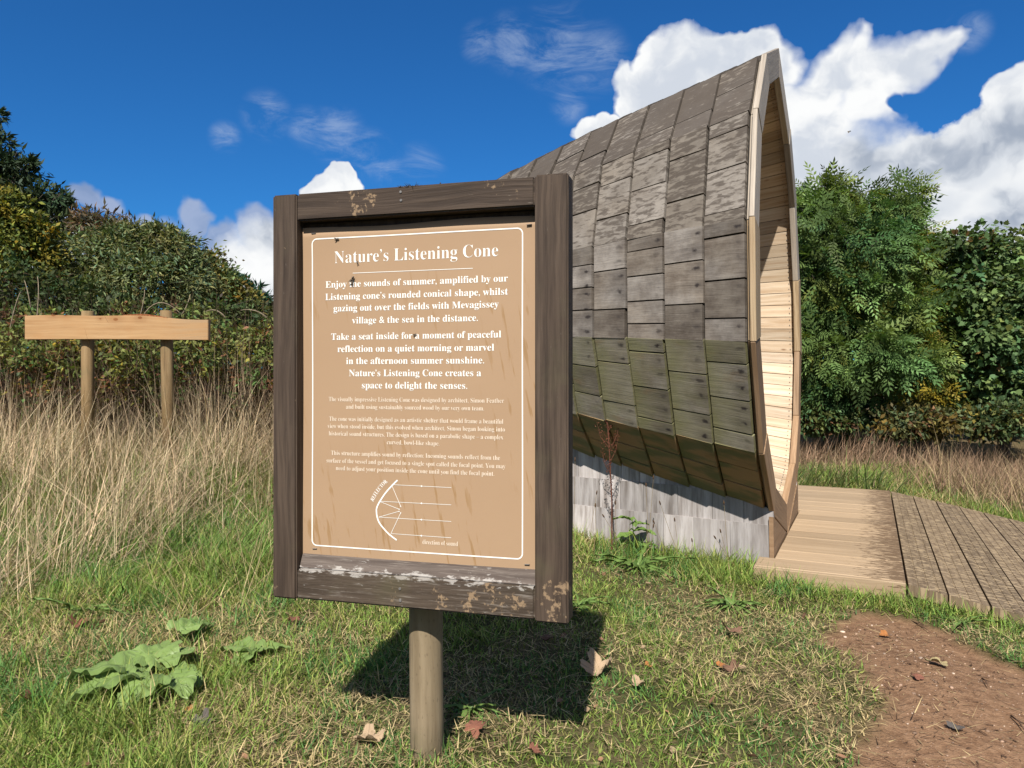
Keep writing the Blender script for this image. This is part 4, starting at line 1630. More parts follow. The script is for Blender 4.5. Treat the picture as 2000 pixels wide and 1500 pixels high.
def right_trees():
    Y = 10.0
    bl = [bpx(1640, 400, Y, 62, 52), bpx(1590, 440, Y - .2, 50, 60), bpx(1720, 420, Y, 60, 55), bpx(1660, 500, Y - .5, 105, 75), bpx(1590, 560, Y - .3, 80, 85),
          bpx(1740, 520, Y, 60, 70), bpx(1690, 600, Y - .6, 90, 60), bpx(1620, 680, Y - .6, 85, 75), bpx(1720, 690, Y - .8, 95, 55), bpx(1600, 760, Y - .4, 50, 40),
          bpx(1690, 775, Y - .3, 55, 32), bpx(1550, 480, Y + .5, 60, 80), bpx(1540, 620, Y + .4, 70, 90), bpx(1770, 390, Y + .2, 22, 26), bpx(1600, 372, Y, 36, 26)]
    tree('ash_tree', 'bushy ash tree with feathery leaves rising just behind the mouth of the wooden cone', 'tree', g3(1650, Y + .1), bl, LEAF_P, 7200, .26, (.120, .185, .054), 21,
         trunk_r=.13, var=.45, hue=.10, droop=.5, clump=.28, upb=.55, alt=(.16, .17, .03), altf=.04)
    bl = [bpx(1790, 520, Y + .6, 55, 55), bpx(1830, 580, Y + .3, 70, 65), bpx(1790, 640, Y + .1, 70, 60), bpx(1850, 690, Y + .2, 55, 60), bpx(1800, 740, Y + .1, 60, 40),
          bpx(1760, 470, Y + 1.0, 40, 40)]
    tree('ash_tree', 'yellowish narrow ash tree between the bushy ash and the lobed-leaf sycamore', 'tree', g3(1815, Y + .5), bl, LEAF_P, 3300, .25, (.145, .190, .040), 22,
         trunk_r=.09, var=.4, hue=.18, droop=.5, clump=.3, alt=(.14, .16, .03), altf=.08)
    bl = [bpx(1880, 480, Y, 60, 40), bpx(1960, 500, Y - .2, 70, 48), bpx(2040, 500, Y, 60, 50), bpx(1900, 570, Y - .4, 55, 60), bpx(1990, 580, Y - .5, 70, 60),
          bpx(1940, 660, Y - .5, 70, 60), bpx(2020, 670, Y - .4, 70, 70), bpx(1960, 750, Y - .4, 75, 45), bpx(1900, 700, Y - .2, 45, 60), bpx(2060, 600, Y, 60, 70)]
    tree('sycamore_tree', 'dense sycamore tree with lobed leaves at the right edge of the photo', 'tree', g3(1950, Y + .1), bl, LEAF_L, 17000, .072, (.105, .165, .058), 23,
         trunk_r=.08, var=.45, hue=.10, droop=.6, clump=.30, upb=.75, alt=(.13, .075, .025), altf=.05)
    Yb = 13.5
    bl = [bpx(1560, 560, Yb, 70, 110), bpx(1640, 600, Yb, 90, 120), bpx(1740, 640, Yb, 80, 110), bpx(1850, 650, Yb, 90, 110), bpx(1950, 660, Yb, 90, 110), bpx(2050, 650, Yb, 90, 120), bpx(1520, 680, Yb, 80, 90), bpx(1600, 770, Yb, 90, 50), bpx(1700, 775, Yb, 90, 45), bpx(1800, 775, Yb, 90, 45), bpx(1900, 775, Yb, 90, 45), bpx(2000, 775, Yb, 90, 45)]
    for i, (px, a, lab) in enumerate(((1590, bl[:2] + bl[6:9], 'dark shaded tree half hidden behind the bushy ash'), (1800, bl[2:4] + bl[9:11], 'dark shaded tree half hidden behind the yellowish ash'),
                                      (1980, bl[4:6] + bl[11:], 'dark shaded tree half hidden behind the sycamore'))):
        tree('background_tree', lab, 'tree', g3(px, Yb), a, LEAF_Q, 5200, .19, (.055, .095, .030), 30 + i, trunk_r=.13, group='dark trees behind the right-hand trees', var=.4, clump=.42)  # leaf colour painted dark for the shade under and behind the front trees


right_trees()


# ------------------------------------------------------------------ trees and hedge on the left
def left_trees():
    Y = 27
    bl = [bpx(10, 330, Y, 55, 34), bpx(-60, 300, Y, 70, 60), bpx(55, 385, Y, 75, 30), bpx(95, 392, Y - .5, 40, 18), bpx(50, 425, Y, 90, 34), bpx(110, 435, Y - .5, 36, 18), bpx(-20, 270, Y, 40, 22),
          bpx(20, 320, Y, 48, 16), bpx(120, 385, Y, 16, 12), bpx(-80, 420, Y, 90, 90), bpx(60, 470, Y, 80, 40), bpx(-12, 225, Y, 14, 16), bpx(58, 318, Y, 14, 8)]
    tree('pine_tree', 'tall dark pine at the upper left edge of the photo', 'tree', g3(-60, Y), bl, LEAF_N, 15000, .30, (.034, .058, .024), 41, trunk_r=.3, mat='needle',
         var=.35, hue=.08, droop=-.2, clump=.26)
    Y = 15
    bl = [bpx(30, 470, Y, 55, 60), bpx(-30, 440, Y, 60, 70), bpx(70, 455, Y, 32, 34), bpx(20, 410, Y, 40, 34), bpx(60, 510, Y, 50, 50), bpx(-40, 540, Y, 70, 60)]
    tree('yellow_green_tree', 'yellow-green broadleaf tree in front of the dark pine', 'tree', g3(10, Y), bl, LEAF_Q, 14000, .115, (.185, .185, .034), 42, trunk_r=.12, var=.4, hue=.15, clump=.32, upb=.7,
         alt=(.05, .07, .02), altf=.3)
    Y = 20
    bl = [bpx(190, 450, Y, 45, 32), bpx(240, 462, Y, 45, 26), bpx(165, 430, Y, 22, 18)]
    tree('russet_tree', 'half-bare russet tree top showing above the grey-green willow', 'tree', g3(200, Y), bl, LEAF_N, 2600, .22, (.14, .10, .06), 43, trunk_r=.12, var=.4, hue=.12, clump=.35)
    Y = 16
    bl = [bpx(160, 520, Y, 70, 60), bpx(235, 500, Y, 70, 55), bpx(310, 490, Y, 55, 45), bpx(350, 500, Y - .2, 45, 50), bpx(280, 550, Y - .5, 80, 55), bpx(180, 570, Y - .4, 80, 40), bpx(370, 555, Y - .3, 55, 50),
          bpx(320, 455, Y, 26, 18), bpx(110, 560, Y - .3, 60, 50), bpx(270, 462, Y, 50, 22)]
    tree('willow_tree', 'broad grey-green willow rising behind the blank plank sign', 'tree', g3(250, Y), bl, LEAF_N, 30000, .135, (.155, .180, .080), 44, trunk_r=.14, var=.42, hue=.12, clump=.27, upb=.7,
         alt=(.085, .115, .036), altf=.3)
    Y = 17
    bl = [bpx(400, 525, Y, 36, 40), bpx(425, 565, Y - .3, 45, 42), bpx(460, 590, Y - .3, 42, 34), bpx(385, 580, Y - .6, 50, 40), bpx(500, 620, Y, 40, 26)]
    tree('olive_tree', 'olive-brown rounded tree at the right end of the willow', 'tree', g3(430, Y), bl, LEAF_Q, 13000, .115, (.160, .165, .050), 45, trunk_r=.1, var=.42, hue=.18, clump=.28, alt=(.10, .075, .03), altf=.2)
    Y = 40
    for i, (px, py, lab) in enumerate(((462, 528, 'dark green conifer, the left one of the pair seen just left of the sign frame'), (505, 560, 'dark green conifer, the right one of the pair seen just left of the sign frame'))):
        bl = [bpx(px, py + 10, Y, 10, 16), bpx(px + 2, py + 34, Y, 24, 20), bpx(px, py + 62, Y, 36, 22), bpx(px + 4, py + 92, Y, 44, 26)]
        tree('conifer_tree', lab, 'tree', g3(px, Y), bl, LEAF_N, 3200, .42, (.024, .075, .042), 46 + i, trunk_r=.2, mat='needle', group='conifers left of the sign', var=.35, clump=.25)
    # dark understorey; the shadow beneath the trees is put into its leaf colour
    Y = 12
    bl = [bpx(20, 560, Y, 80, 55), bpx(110, 590, Y, 70, 40), bpx(210, 610, Y, 70, 30), bpx(-60, 600, Y, 80, 60), bpx(310, 620, Y, 70, 26), bpx(420, 630, Y, 70, 26), bpx(530, 640, Y, 70, 30)]
    tree('hawthorn_bush', 'dark shaded hawthorn bush under the willow and above the bramble hedge', 'bush', g3(100, Y), bl + [bpx(q, 690, Y, 70, 60) for q in range(-120, 620, 70)] + [bpx(q, 622, Y, 50, 34) for q in range(-120, 620, 60)], LEAF_Q, 28000, .095, (.048, .070, .022), 48, trunk_r=.08, var=.45, clump=.35,
         alt=(.075, .05, .025), altf=.15)


left_trees()


def make_hedge():
    Y = 7.0
    root = empty('bramble_hedge', g3(250, Y))
    tag(root, 'tangled bramble hedge with green and rusty leaves behind the blank plank sign', 'hedge')
    r = np.random.default_rng(77)
    bl = []
    for i in range(34):
        px = -260 + i * 28 + r.uniform(-10, 10)
        top = 612 + r.uniform(-16, 30) + (8 if px > 440 else 0)
        bl.append(bpx(px, top + 30, Y + r.uniform(-.35, .45), 40, 30, 60))
        bl.append(bpx(px, top + 85, Y - .15 + r.uniform(-.45, .3), 42, 42, 60))
        bl.append(bpx(px, top + 155, Y - .1 + r.uniform(-.45, .3), 40, 44, 60))
    P, D, N, S, C = blob_leaves(bl, 38000, .055, (.125, .160, .040), seed=78, var=.6, hue=.25, clump=.34, droop=.2, alt=(.150, .068, .032), altf=.30, upb=.8)
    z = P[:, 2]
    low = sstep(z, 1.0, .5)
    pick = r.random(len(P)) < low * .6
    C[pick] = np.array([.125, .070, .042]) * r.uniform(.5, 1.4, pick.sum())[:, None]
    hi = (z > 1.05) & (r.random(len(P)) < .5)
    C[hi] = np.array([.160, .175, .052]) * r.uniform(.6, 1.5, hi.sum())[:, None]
    under(scatter('foliage', LEAF_Q[0], LEAF_Q[1], P, D, N, S, C, M['leaf']), root)
    # inner mass of dead canes
    n = 5200
    x = r.uniform(-6.4, -1.9 + .6, n)
    y = Y + r.uniform(-.75, .45, n)
    P = np.stack([x, y, gz(x, y) - .02], -1)
    h = r.uniform(.6, 1.7, n)
    blades_obj('canes', P, h, r.uniform(.004, .008, n), r.uniform(0, 6.28, n), r.uniform(0, .5, n), r.uniform(.0, 1.1, n),
               np.array([.15, .10, .068]) * r.uniform(.3, 1.7, n)[:, None], M['straw'], root)
    # arching briars over the top
    bm_ = plain('briar_stem', (.24, .19, .13), .8, .2, 30, .3)
    for (a, b, c) in (((268, 640), (300, 560), (350, 610)), ((268, 640), (285, 575), (282, 566)), ((20, 640), (30, 590), (40, 570)), ((72, 625), (78, 560), (73, 540)),
                      ((355, 615), (365, 600), (372, 575)), ((520, 620), (500, 600), (470, 606)), ((440, 620), (420, 595), (395, 612)), ((60, 600), (55, 570), (48, 548))):
        A, B_, Cc = at(*a, Y - .2), at(*b, Y - .25), at(*c, Y - .2)
        pts = [A * (1 - t) ** 2 + B_ * 2 * t * (1 - t) + Cc * t * t for t in np.linspace(0, 1, 10)]
        v, f, u = tube(pts, [.006 - .0004 * i for i in range(10)], 5)
        under(build('briar_stem', v, f, bm_, None, u), root)


# ------------------------------------------------------------------ grasses
def blades(P, h, w, az, lean, bend, col, segs=3):
    n = len(P)
    r = np.random.default_rng(n)
    d = np.stack([np.cos(az), np.sin(az), np.zeros(n)], -1)
    tw = az + np.pi / 2 + r.normal(size=n) * .7
    wd = np.stack([np.cos(tw), np.sin(tw), np.zeros(n)], -1)
    pos = P.copy()
    rows = []
    for i in range(segs + 1):
        t = i / segs
        ww = w * (1 - t ** 1.6) if i < segs else w * 0
        if i < segs:
            rows += [pos - wd * (ww / 2)[:, None], pos + wd * (ww / 2)[:, None]]
        else:
            rows.append(pos.copy())
        ph = lean + bend * (t + .5 / segs)
        pos = pos + (d * np.sin(ph)[:, None] + np.array([0, 0, 1.0]) * np.cos(ph)[:, None]) * (h / segs)[:, None]
    k = 2 * segs + 1
    V = np.stack(rows, 1).reshape(-1, 3)
    b = (np.arange(n) * k)[:, None]
    Q = np.concatenate([b + np.array([[2 * i, 2 * i + 1, 2 * i + 3, 2 * i + 2]]) for i in range(segs - 1)])
    T = b + np.array([[2 * segs - 2, 2 * segs - 1, 2 * segs]])
    return V, Q, T, np.repeat(col, k, 0)


def blades_obj(name, P, h, w, az, lean, bend, col, mat, parent=None, segs=3):
    V, Q, T, c = blades(np.asarray(P, float), h, w, az, lean, bend, np.asarray(col, float), segs)
    o = build_np(name, V, [Q, T], mat, None, col=c)
    if parent is not None:
        under(o, parent)
    return o


make_hedge()


def right_bushes():
    for i, (px, py, Y, w, h, col, lab) in enumerate(((1790, 820, 9.0, 75, 32, (.115, .115, .042), 'low olive-brown bramble bush in the shade below the narrow yellowish ash'),
                                                     (1610, 812, 9.3, 60, 30, (.075, .105, .035), 'low dark green bramble bush beneath the bushy ash beside the cone mouth'),
                                                     (1955, 815, 9.2, 80, 32, (.085, .11, .04), 'low mid-green bramble bush beneath the sycamore at the right edge'))):
        bl = [bpx(px + dx * w, py + dy * h, Y + .1 * dx, w * .55, h * .7) for dx, dy in ((-.6, .2), (0, -.1), (.6, .15), (.25, .4), (-.3, .5))]
        tree('bramble_bush', lab, 'bush', g3(px, Y), bl, LEAF_Q, 3400, .075, col, 90 + i, trunk_r=.02, group='bramble bushes under the right-hand trees', var=.5, hue=.2, clump=.4, alt=(.17, .09, .045), altf=.12)


right_bushes()


def hidden(x, y):
    """under the deck, the ramp or the base of the cone"""
    u, w = uw(x, y)
    return ((u > -.99) & (u < 2.08) & (w > -.02) & (w < 1.92)) | ((w <= 0) & (w > -1.95) & (np.abs(u) < .71 + .13 * w)) | ((u > -.99) & (u < -.7) & (w > -.08) & (w < .1)) | ((u > .7) & (u < 2.08) & (w > -.22) & (w <= 0))


def ramp_edge(x, y):
    u, w = uw(x, y)
    a = np.maximum(np.maximum(-1.0 - u, u - 2.1), np.maximum(-.1 - w, w - 1.95))
    return a


def make_lawn():
    r = np.random.default_rng(5)
    n = 470000
    y = .7 + (8.2 - .7) * r.random(n) ** 1.2
    x = (r.random(n) * 2 - 1) * (.80 * y + .75)
    sa = soil_amt(x, y)
    keep = ~hidden(x, y) & (r.random(n) > sa * 1.4)
    cl = fbm(x, y, 7, 21)
    keep &= r.random(n) < .55 + .9 * sstep(cl, .3, .6)
    x, y = x[keep], y[keep]
    n = len(x)
    u, w = uw(x, y)
    # length of the sward
    longl = sstep(-x - .12 * y, -.15, .75)                      # rough on the left
    skirt = np.exp(-((np.abs(u + .86) / .22) ** 2)) * (w < .15) * (w > -2)
    dedge = np.exp(-((u + 1.13) / .10) ** 2) * (w > -.4) * (w < 2.0)
    fars = sstep(u, 2.05, 2.2)
    cl = fbm(x, y, 2.3, 4)
    h = .030 + .045 * longl * (.5 + cl) + .075 * skirt + .06 * dedge + .07 * fars
    tuft = np.maximum(sstep(fbm(x, y, 3.1, 14), .60, .72), np.exp(-(np.hypot(x + .21, y - 1.86) / .10) ** 2))
    h = h + .05 * tuft * (.4 + .6 * longl)
    h *= r.uniform(.55, 1.5, n)
    h *= 1 + .15 * (y > 4)
    P = np.stack([x, y, gz(x, y) - .004], -1)
    dryf = fbm(x, y, 1.5, 31)
    pd = np.clip(.27 + 1.6 * (dryf - .5) - .25 * tuft - .3 * dedge - .2 * skirt, .06, .72)
    dry = r.random(n) < pd
    g = np.array([.175, .270, .050])[None] * r.uniform(.3, 1.6, n)[:, None]
    g2 = r.random(n) < .35
    g[g2] = np.array([.31, .335, .085]) * r.uniform(.5, 1.4, g2.sum())[:, None]
    blu = (fbm(x, y, 1.9, 41) > .56) & (r.random(n) < .6)
    g[blu] = np.array([.115, .240, .060]) * r.uniform(.6, 1.3, blu.sum())[:, None]
    s = np.array([.56, .44, .22])[None] * r.uniform(.5, 1.35, n)[:, None]
    c = np.where(dry[:, None], s, g)
    lean = np.where(dry, r.uniform(.35, 1.45, n), r.uniform(.05, 1.05, n))
    bend = r.uniform(.1, 1.2, n)
    wd = r.uniform(.0022, .0058, n) * (1 + .16 * np.maximum(y - 2, 0)) * np.where(dry, .8, 1.0)
    o = blades_obj('lawn_grass', P, h, wd, r.uniform(0, 6.283, n), lean, bend, c, M['grass'])
    tag(o, 'short green and straw-coloured grass of the rough lawn', 'grass', kind='stuff')
    # cut straw and thatch lying on the ground
    n = 75000
    y = 1.35 + 5.2 * r.random(n) ** 1.15
    x = (r.random(n) * 1.7 - .87) * (y + .2)
    d = fbm(x, y, 1.5, 31)
    keep = ~hidden(x, y) & (r.random(n) > soil_amt(x, y) * .93) & (r.random(n) < .25 + 1.2 * sstep(d, .40, .62))
    x, y = x[keep], y[keep]
    n = len(x)
    P = np.stack([x, y, gz(x, y) + r.uniform(.004, .03, n)], -1)
    c = np.array([.56, .435, .225])[None] * r.uniform(.45, 1.3, n)[:, None]
    br = r.random(n) < .3
    c[br] = np.array([.20, .13, .075]) * r.uniform(.5, 1.3, br.sum())[:, None]
    o = blades_obj('dry_thatch', P, r.uniform(.012, .085, n), r.uniform(.0014, .0036, n) * (1 + .12 * np.maximum(y - 2, 0)), r.uniform(0, 6.283, n), r.uniform(1.25, 1.6, n), r.uniform(-.25, .25, n), c, M['straw'], segs=2)
    tag(o, 'dry cut straw lying among the grass', 'straw', kind='stuff')


make_lawn()


def tall_grass(name, label, n, xr, yr, fn, hr, colr, seed, az0, azs, leanr, bendr, wr, mat='straw', segs=4, green=0.0, greencol=(.11, .16, .04)):
    r = np.random.default_rng(seed)
    x = r.uniform(*xr, n)
    y = r.uniform(*yr, n)
    # gathered in tussocks
    tx, ty = np.round(x / .16), np.round(y / .16)
    jx = (vnoise(tx, ty, 1.7, seed) - .5) * .22
    jy = (vnoise(tx, ty, 1.7, seed + 5) - .5) * .22
    x = x + (tx * .16 + jx - x) * r.uniform(0, .75, n)
    y = y + (ty * .16 + jy - y) * r.uniform(0, .75, n)
    m = fn(x, y)
    keep = (r.random(n) < m) & ~hidden(x, y)
    x, y, m = x[keep], y[keep], m[keep]
    n = len(x)
    P = np.stack([x, y, gz(x, y) - .01], -1)
    h = r.uniform(hr[0], hr[1], n) * (.55 + .45 * m) * (.35 + 1.25 * fbm(x, y, 1.6, seed))
    az = az0 + (fbm(x, y, 1.3, seed + 9) - .5) * azs + r.normal(size=n) * 1.1
    c = np.array(colr)[None] * r.uniform(.35, 1.45, n)[:, None]
    c[:, 0] *= r.uniform(.92, 1.08, n)
    gm = r.random(n) < green
    c[gm] = np.array(greencol) * r.uniform(.6, 1.4, gm.sum())[:, None]
    h[gm] *= .6
    o = blades_obj(name, P, h, r.uniform(*wr, n) * (1 + .10 * np.maximum(y - 3, 0)), az, r.uniform(*leanr, n), r.uniform(*bendr, n), c, M[mat], segs=segs)
    tag(o, label, 'grass', kind='stuff')


def make_tall():
    # left: long bleached grass
    def fl(x, y):
        e = y - (2.85 + 1.2 * (x + 2.35)) + 1.2 * (fbm(x, y, .9, 12) - .5)
        return sstep(e, -.2, .9) * (1 - sstep(y, 6.5, 6.9)) * (.35 + .65 * sstep(fbm(x, y, 1.3, 3), .32, .6)) * sstep(-x, .25, 1.2)
    tall_grass('tall_dry_grass', 'long bleached grass standing in front of the bramble hedge', 40000, (-6, -.3), (2.6, 6.8), fl, (.16, .86), (.56, .43, .275), 51, .4, 14.0, (.0, 1.2), (-.5, 1.5), (.0024, .0046), green=.26, greencol=(.16, .22, .06))
    tall_grass('tangled_dry_grass', 'tangled fallen dry grass lying between the upright bleached stems', 17000, (-6, -.5), (2.5, 6.6), fl, (.25, .65), (.48, .36, .235), 59, .2, 14.0, (.5, 1.35), (-.7, 1.2), (.0024, .0044), green=.2, greencol=(.15, .20, .055))
    # green rough grass among it, nearer
    def fg(x, y):
        e = y - (2.5 + 1.0 * (x + 1.9))
        return sstep(e, -.2, .5) * (1 - sstep(y, 5.2, 6.2)) * sstep(-x, .45, .9) * sstep(fbm(x, y, 2.2, 6), .36, .56) * .9
    tall_grass('rough_green_grass', 'lush green rough grass at the foot of the bleached grass', 34000, (-4.4, -.35), (2.2, 6.0), fg, (.10, .26), (.165, .265, .056), 52, 1.0, 6.0, (.05, .8), (.2, 1.5), (.003, .0058), mat='grass', green=.3, greencol=(.33, .25, .12))
    # long stems leaning out over the lawn on the left
    def fs(x, y):
        return ((x < -.45) & (y > 2.2) & (y < 4.5)) * .9 * sstep(fbm(x, y, 2.5, 16), .40, .6)
    tall_grass('straw_stems', 'single long straw stems leaning over the lawn left of the sign', 900, (-2.6, -.45), (2.3, 4.4), fs, (.3, .6), (.42, .32, .17), 53, 2.7, 2.5, (.4, 1.2), (-.1, .4), (.0016, .0026))
    # taller seeding stems breaking the top of it
    def fh(x, y):
        return sstep(y, 3.6, 4.4) * (1 - sstep(y, 6.6, 6.9)) * sstep(-x, .8, 1.6) * sstep(fbm(x, y, 1.1, 23), .46, .62)
    tall_grass('seeding_grass', 'taller seeding grass stems rising past the posts of the blank plank sign', 3600, (-5.5, -.8), (3.4, 6.8), fh, (.6, 1.15), (.54, .42, .26), 58, .3, 9.0, (.0, .5), (-.2, 1.0), (.003, .005))
    # right: brown dead growth behind the deck
    def fr(x, y):
        u, w = uw(x, y)
        return sstep(u, 2.3, 2.8) * (.4 + .6 * sstep(fbm(x, y, 1.1, 8), .35, .6))
    tall_grass('dead_bracken_growth', 'brown dead undergrowth below the right-hand trees', 26000, (2.0, 9.5), (6.2, 10.6), fr, (.2, .52), (.29, .19, .12), 54, 0, 6.3, (0, .7), (0, 1.0), (.003, .006), green=.10, greencol=(.34, .26, .15))

    def fr2(x, y):
        u, w = uw(x, y)
        return sstep(u, 2.12, 2.35) * (1 - sstep(u, 3.4, 4.2)) * sstep(w, .75, 1.3) * sstep(fbm(x, y, 1.6, 18), .35, .55)
    tall_grass('tall_straw_grass', 'tall pale straw grass beyond the far side of the ramp', 5200, (2.8, 7.5), (4.8, 8.8), fr2, (.35, .85), (.50, .385, .21), 55, 2.9, 2.0, (.0, .55), (.1, .8), (.0022, .004))

    def fr3(x, y):
        u, w = uw(x, y)
        return sstep(u, 2.1, 2.2) * (1 - sstep(u, 2.6, 3.0)) * (1 - sstep(w, .45, .75)) * sstep(w, -.9, -.5)
    tall_grass('green_tussock_grass', 'long green grass tussocks along the far edge of the deck', 6500, (1.6, 4.6), (5.7, 8.0), fr3, (.22, .52), (.15, .205, .062), 56, 0, 6.3, (.1, .7), (.4, 1.5), (.004, .0075), mat='grass', green=.3, greencol=(.36, .28, .15))

    def fr4(x, y):
        u, w = uw(x, y)
        return sstep(u, 2.08, 2.16) * (1 - sstep(u, 2.3, 2.5)) * sstep(w, .5, .8)
    tall_grass('green_verge_grass', 'short green grass along the far side of the ramp', 5200, (2.8, 6.2), (4.4, 7.4), fr4, (.08, .22), (.145, .215, .052), 57, 0, 6.3, (.1, .8), (.2, 1.2), (.0035, .006), mat='grass', green=.3, greencol=(.34, .26, .13))


make_tall()


# ------------------------------------------------------------------ small plants
def gpt(px, py, dz=0.0, z=None):
    """ground point seen at (px, py)"""
    zz = 0.0
    for _ in range(12):
        Y = (EYE - zz) * FPX / (py - 735)
        x = (px - 1000) / FPX * Y
        zz = float(gz(x, Y))
    return Vector((x, Y, zz + dz))


def big_leaf(L, W, rnd, fold=.25, droop=.3, wav=.06, n=14, m=8):
    """heart-shaped soft leaf: x along, built as a grid"""
    V, F, U = [], [], []
    ph = rnd.uniform(0, 6)
    for i in range(n + 1):
        t = i / n
        half = W * .5 * (math.sin(math.pi * min(1, (t * .93 + .07)) ** .62) ** .75) if t < 1 else 0.0
        for j in range(-m, m + 1):
            s = j / m
            edge = 1 + .09 * math.sin(t * 19 + ph + (2 if j > 0 else 0)) * abs(s) ** 3
            y = half * s * edge
            x = L * t - (L * .16 * abs(s) ** 2 * (1 - t) ** 2)
            z = fold * abs(y) - droop * L * t * t + wav * L * math.sin(t * 11 + ph + s * 2) * abs(s) * .6 + .012 * math.sin(23 * t - abs(s) * 9) * (L / .25)
            V.append((x, y, z))
            U.append((x / L, s))
    k = 2 * m + 1
    for i in range(n):
        for j in range(2 * m):
            a = i * k + j
            F.append((a, a + 1, a + k + 1, a + k))
    return V, F, U


def veined_mat(name, c0, c1, vein):
    m, g, bs = new_mat(name)
    uv = g.node('ShaderNodeUVMap').outputs[0]
    x, y, z = g.sep(uv)
    pos = g.node('ShaderNodeTexCoord').outputs['Object']
    a = g.math('ABSOLUTE', y)
    sv = g.math('SINE', g.math('MULTIPLY_ADD', a, -14.0, g.math('MULTIPLY', x, 42.0)))
    vm = g.math('MAXIMUM', g.step(sv, .93, 1.0), g.step(a, .02, .05, 1.0, 0.0))
    c = g.mix(g.noise(pos, 9, 4, .6), c0, c1)
    c = g.mix(g.math('MULTIPLY', vm, .55), c, vein)
    sp = g.noise(pos, 60, 3, .6)
    c = g.mix(g.math('MULTIPLY', g.step(sp, .66, .74), .5), c, (.16, .15, .04))
    g.l.new(c, bs.inputs['Base Color'])
    bs.inputs['Roughness'].default_value = .42
    bs.inputs['Specular IOR Level'].default_value = .35
    tr = g.node('ShaderNodeBsdfTranslucent')
    g.l.new(c, tr.inputs['Color'])
    mx = g.node('ShaderNodeMixShader')
    mx.inputs[0].default_value = .2
    g.l.new(bs.outputs[0], mx.inputs[1])
    g.l.new(tr.outputs[0], mx.inputs[2])
    g.l.new(mx.outputs[0], g.n['Material Output'].inputs[0])
    bump(g, bs, g.math('ADD', g.noise(pos, 45, 4, .6), g.math('MULTIPLY', vm, -.6)), .5, .004)
    return m


M['burdock'] = veined_mat('burdock_leaf', (.150, .230, .058), (.205, .285, .090), (.26, .33, .14))
M['plantain'] = veined_mat('plantain_leaf', (.115, .195, .046), (.165, .255, .060), (.20, .28, .09))


def leaf_at(name, root, p, heading, L, W, rnd, mat, tilt=0.0, **kw):
    V, F, U = big_leaf(L, W, rnd, **kw)
    o = build(name, V, F, mat, None, U, None, True)
    o.matrix_basis = Matrix.Translation(p) @ Matrix.Rotation(heading, 4, 'Z') @ Matrix.Rotation(-tilt, 4, 'Y') @ Matrix.Rotation(rnd.uniform(-.15, .15), 4, 'X')
    under(o, root)
    return o


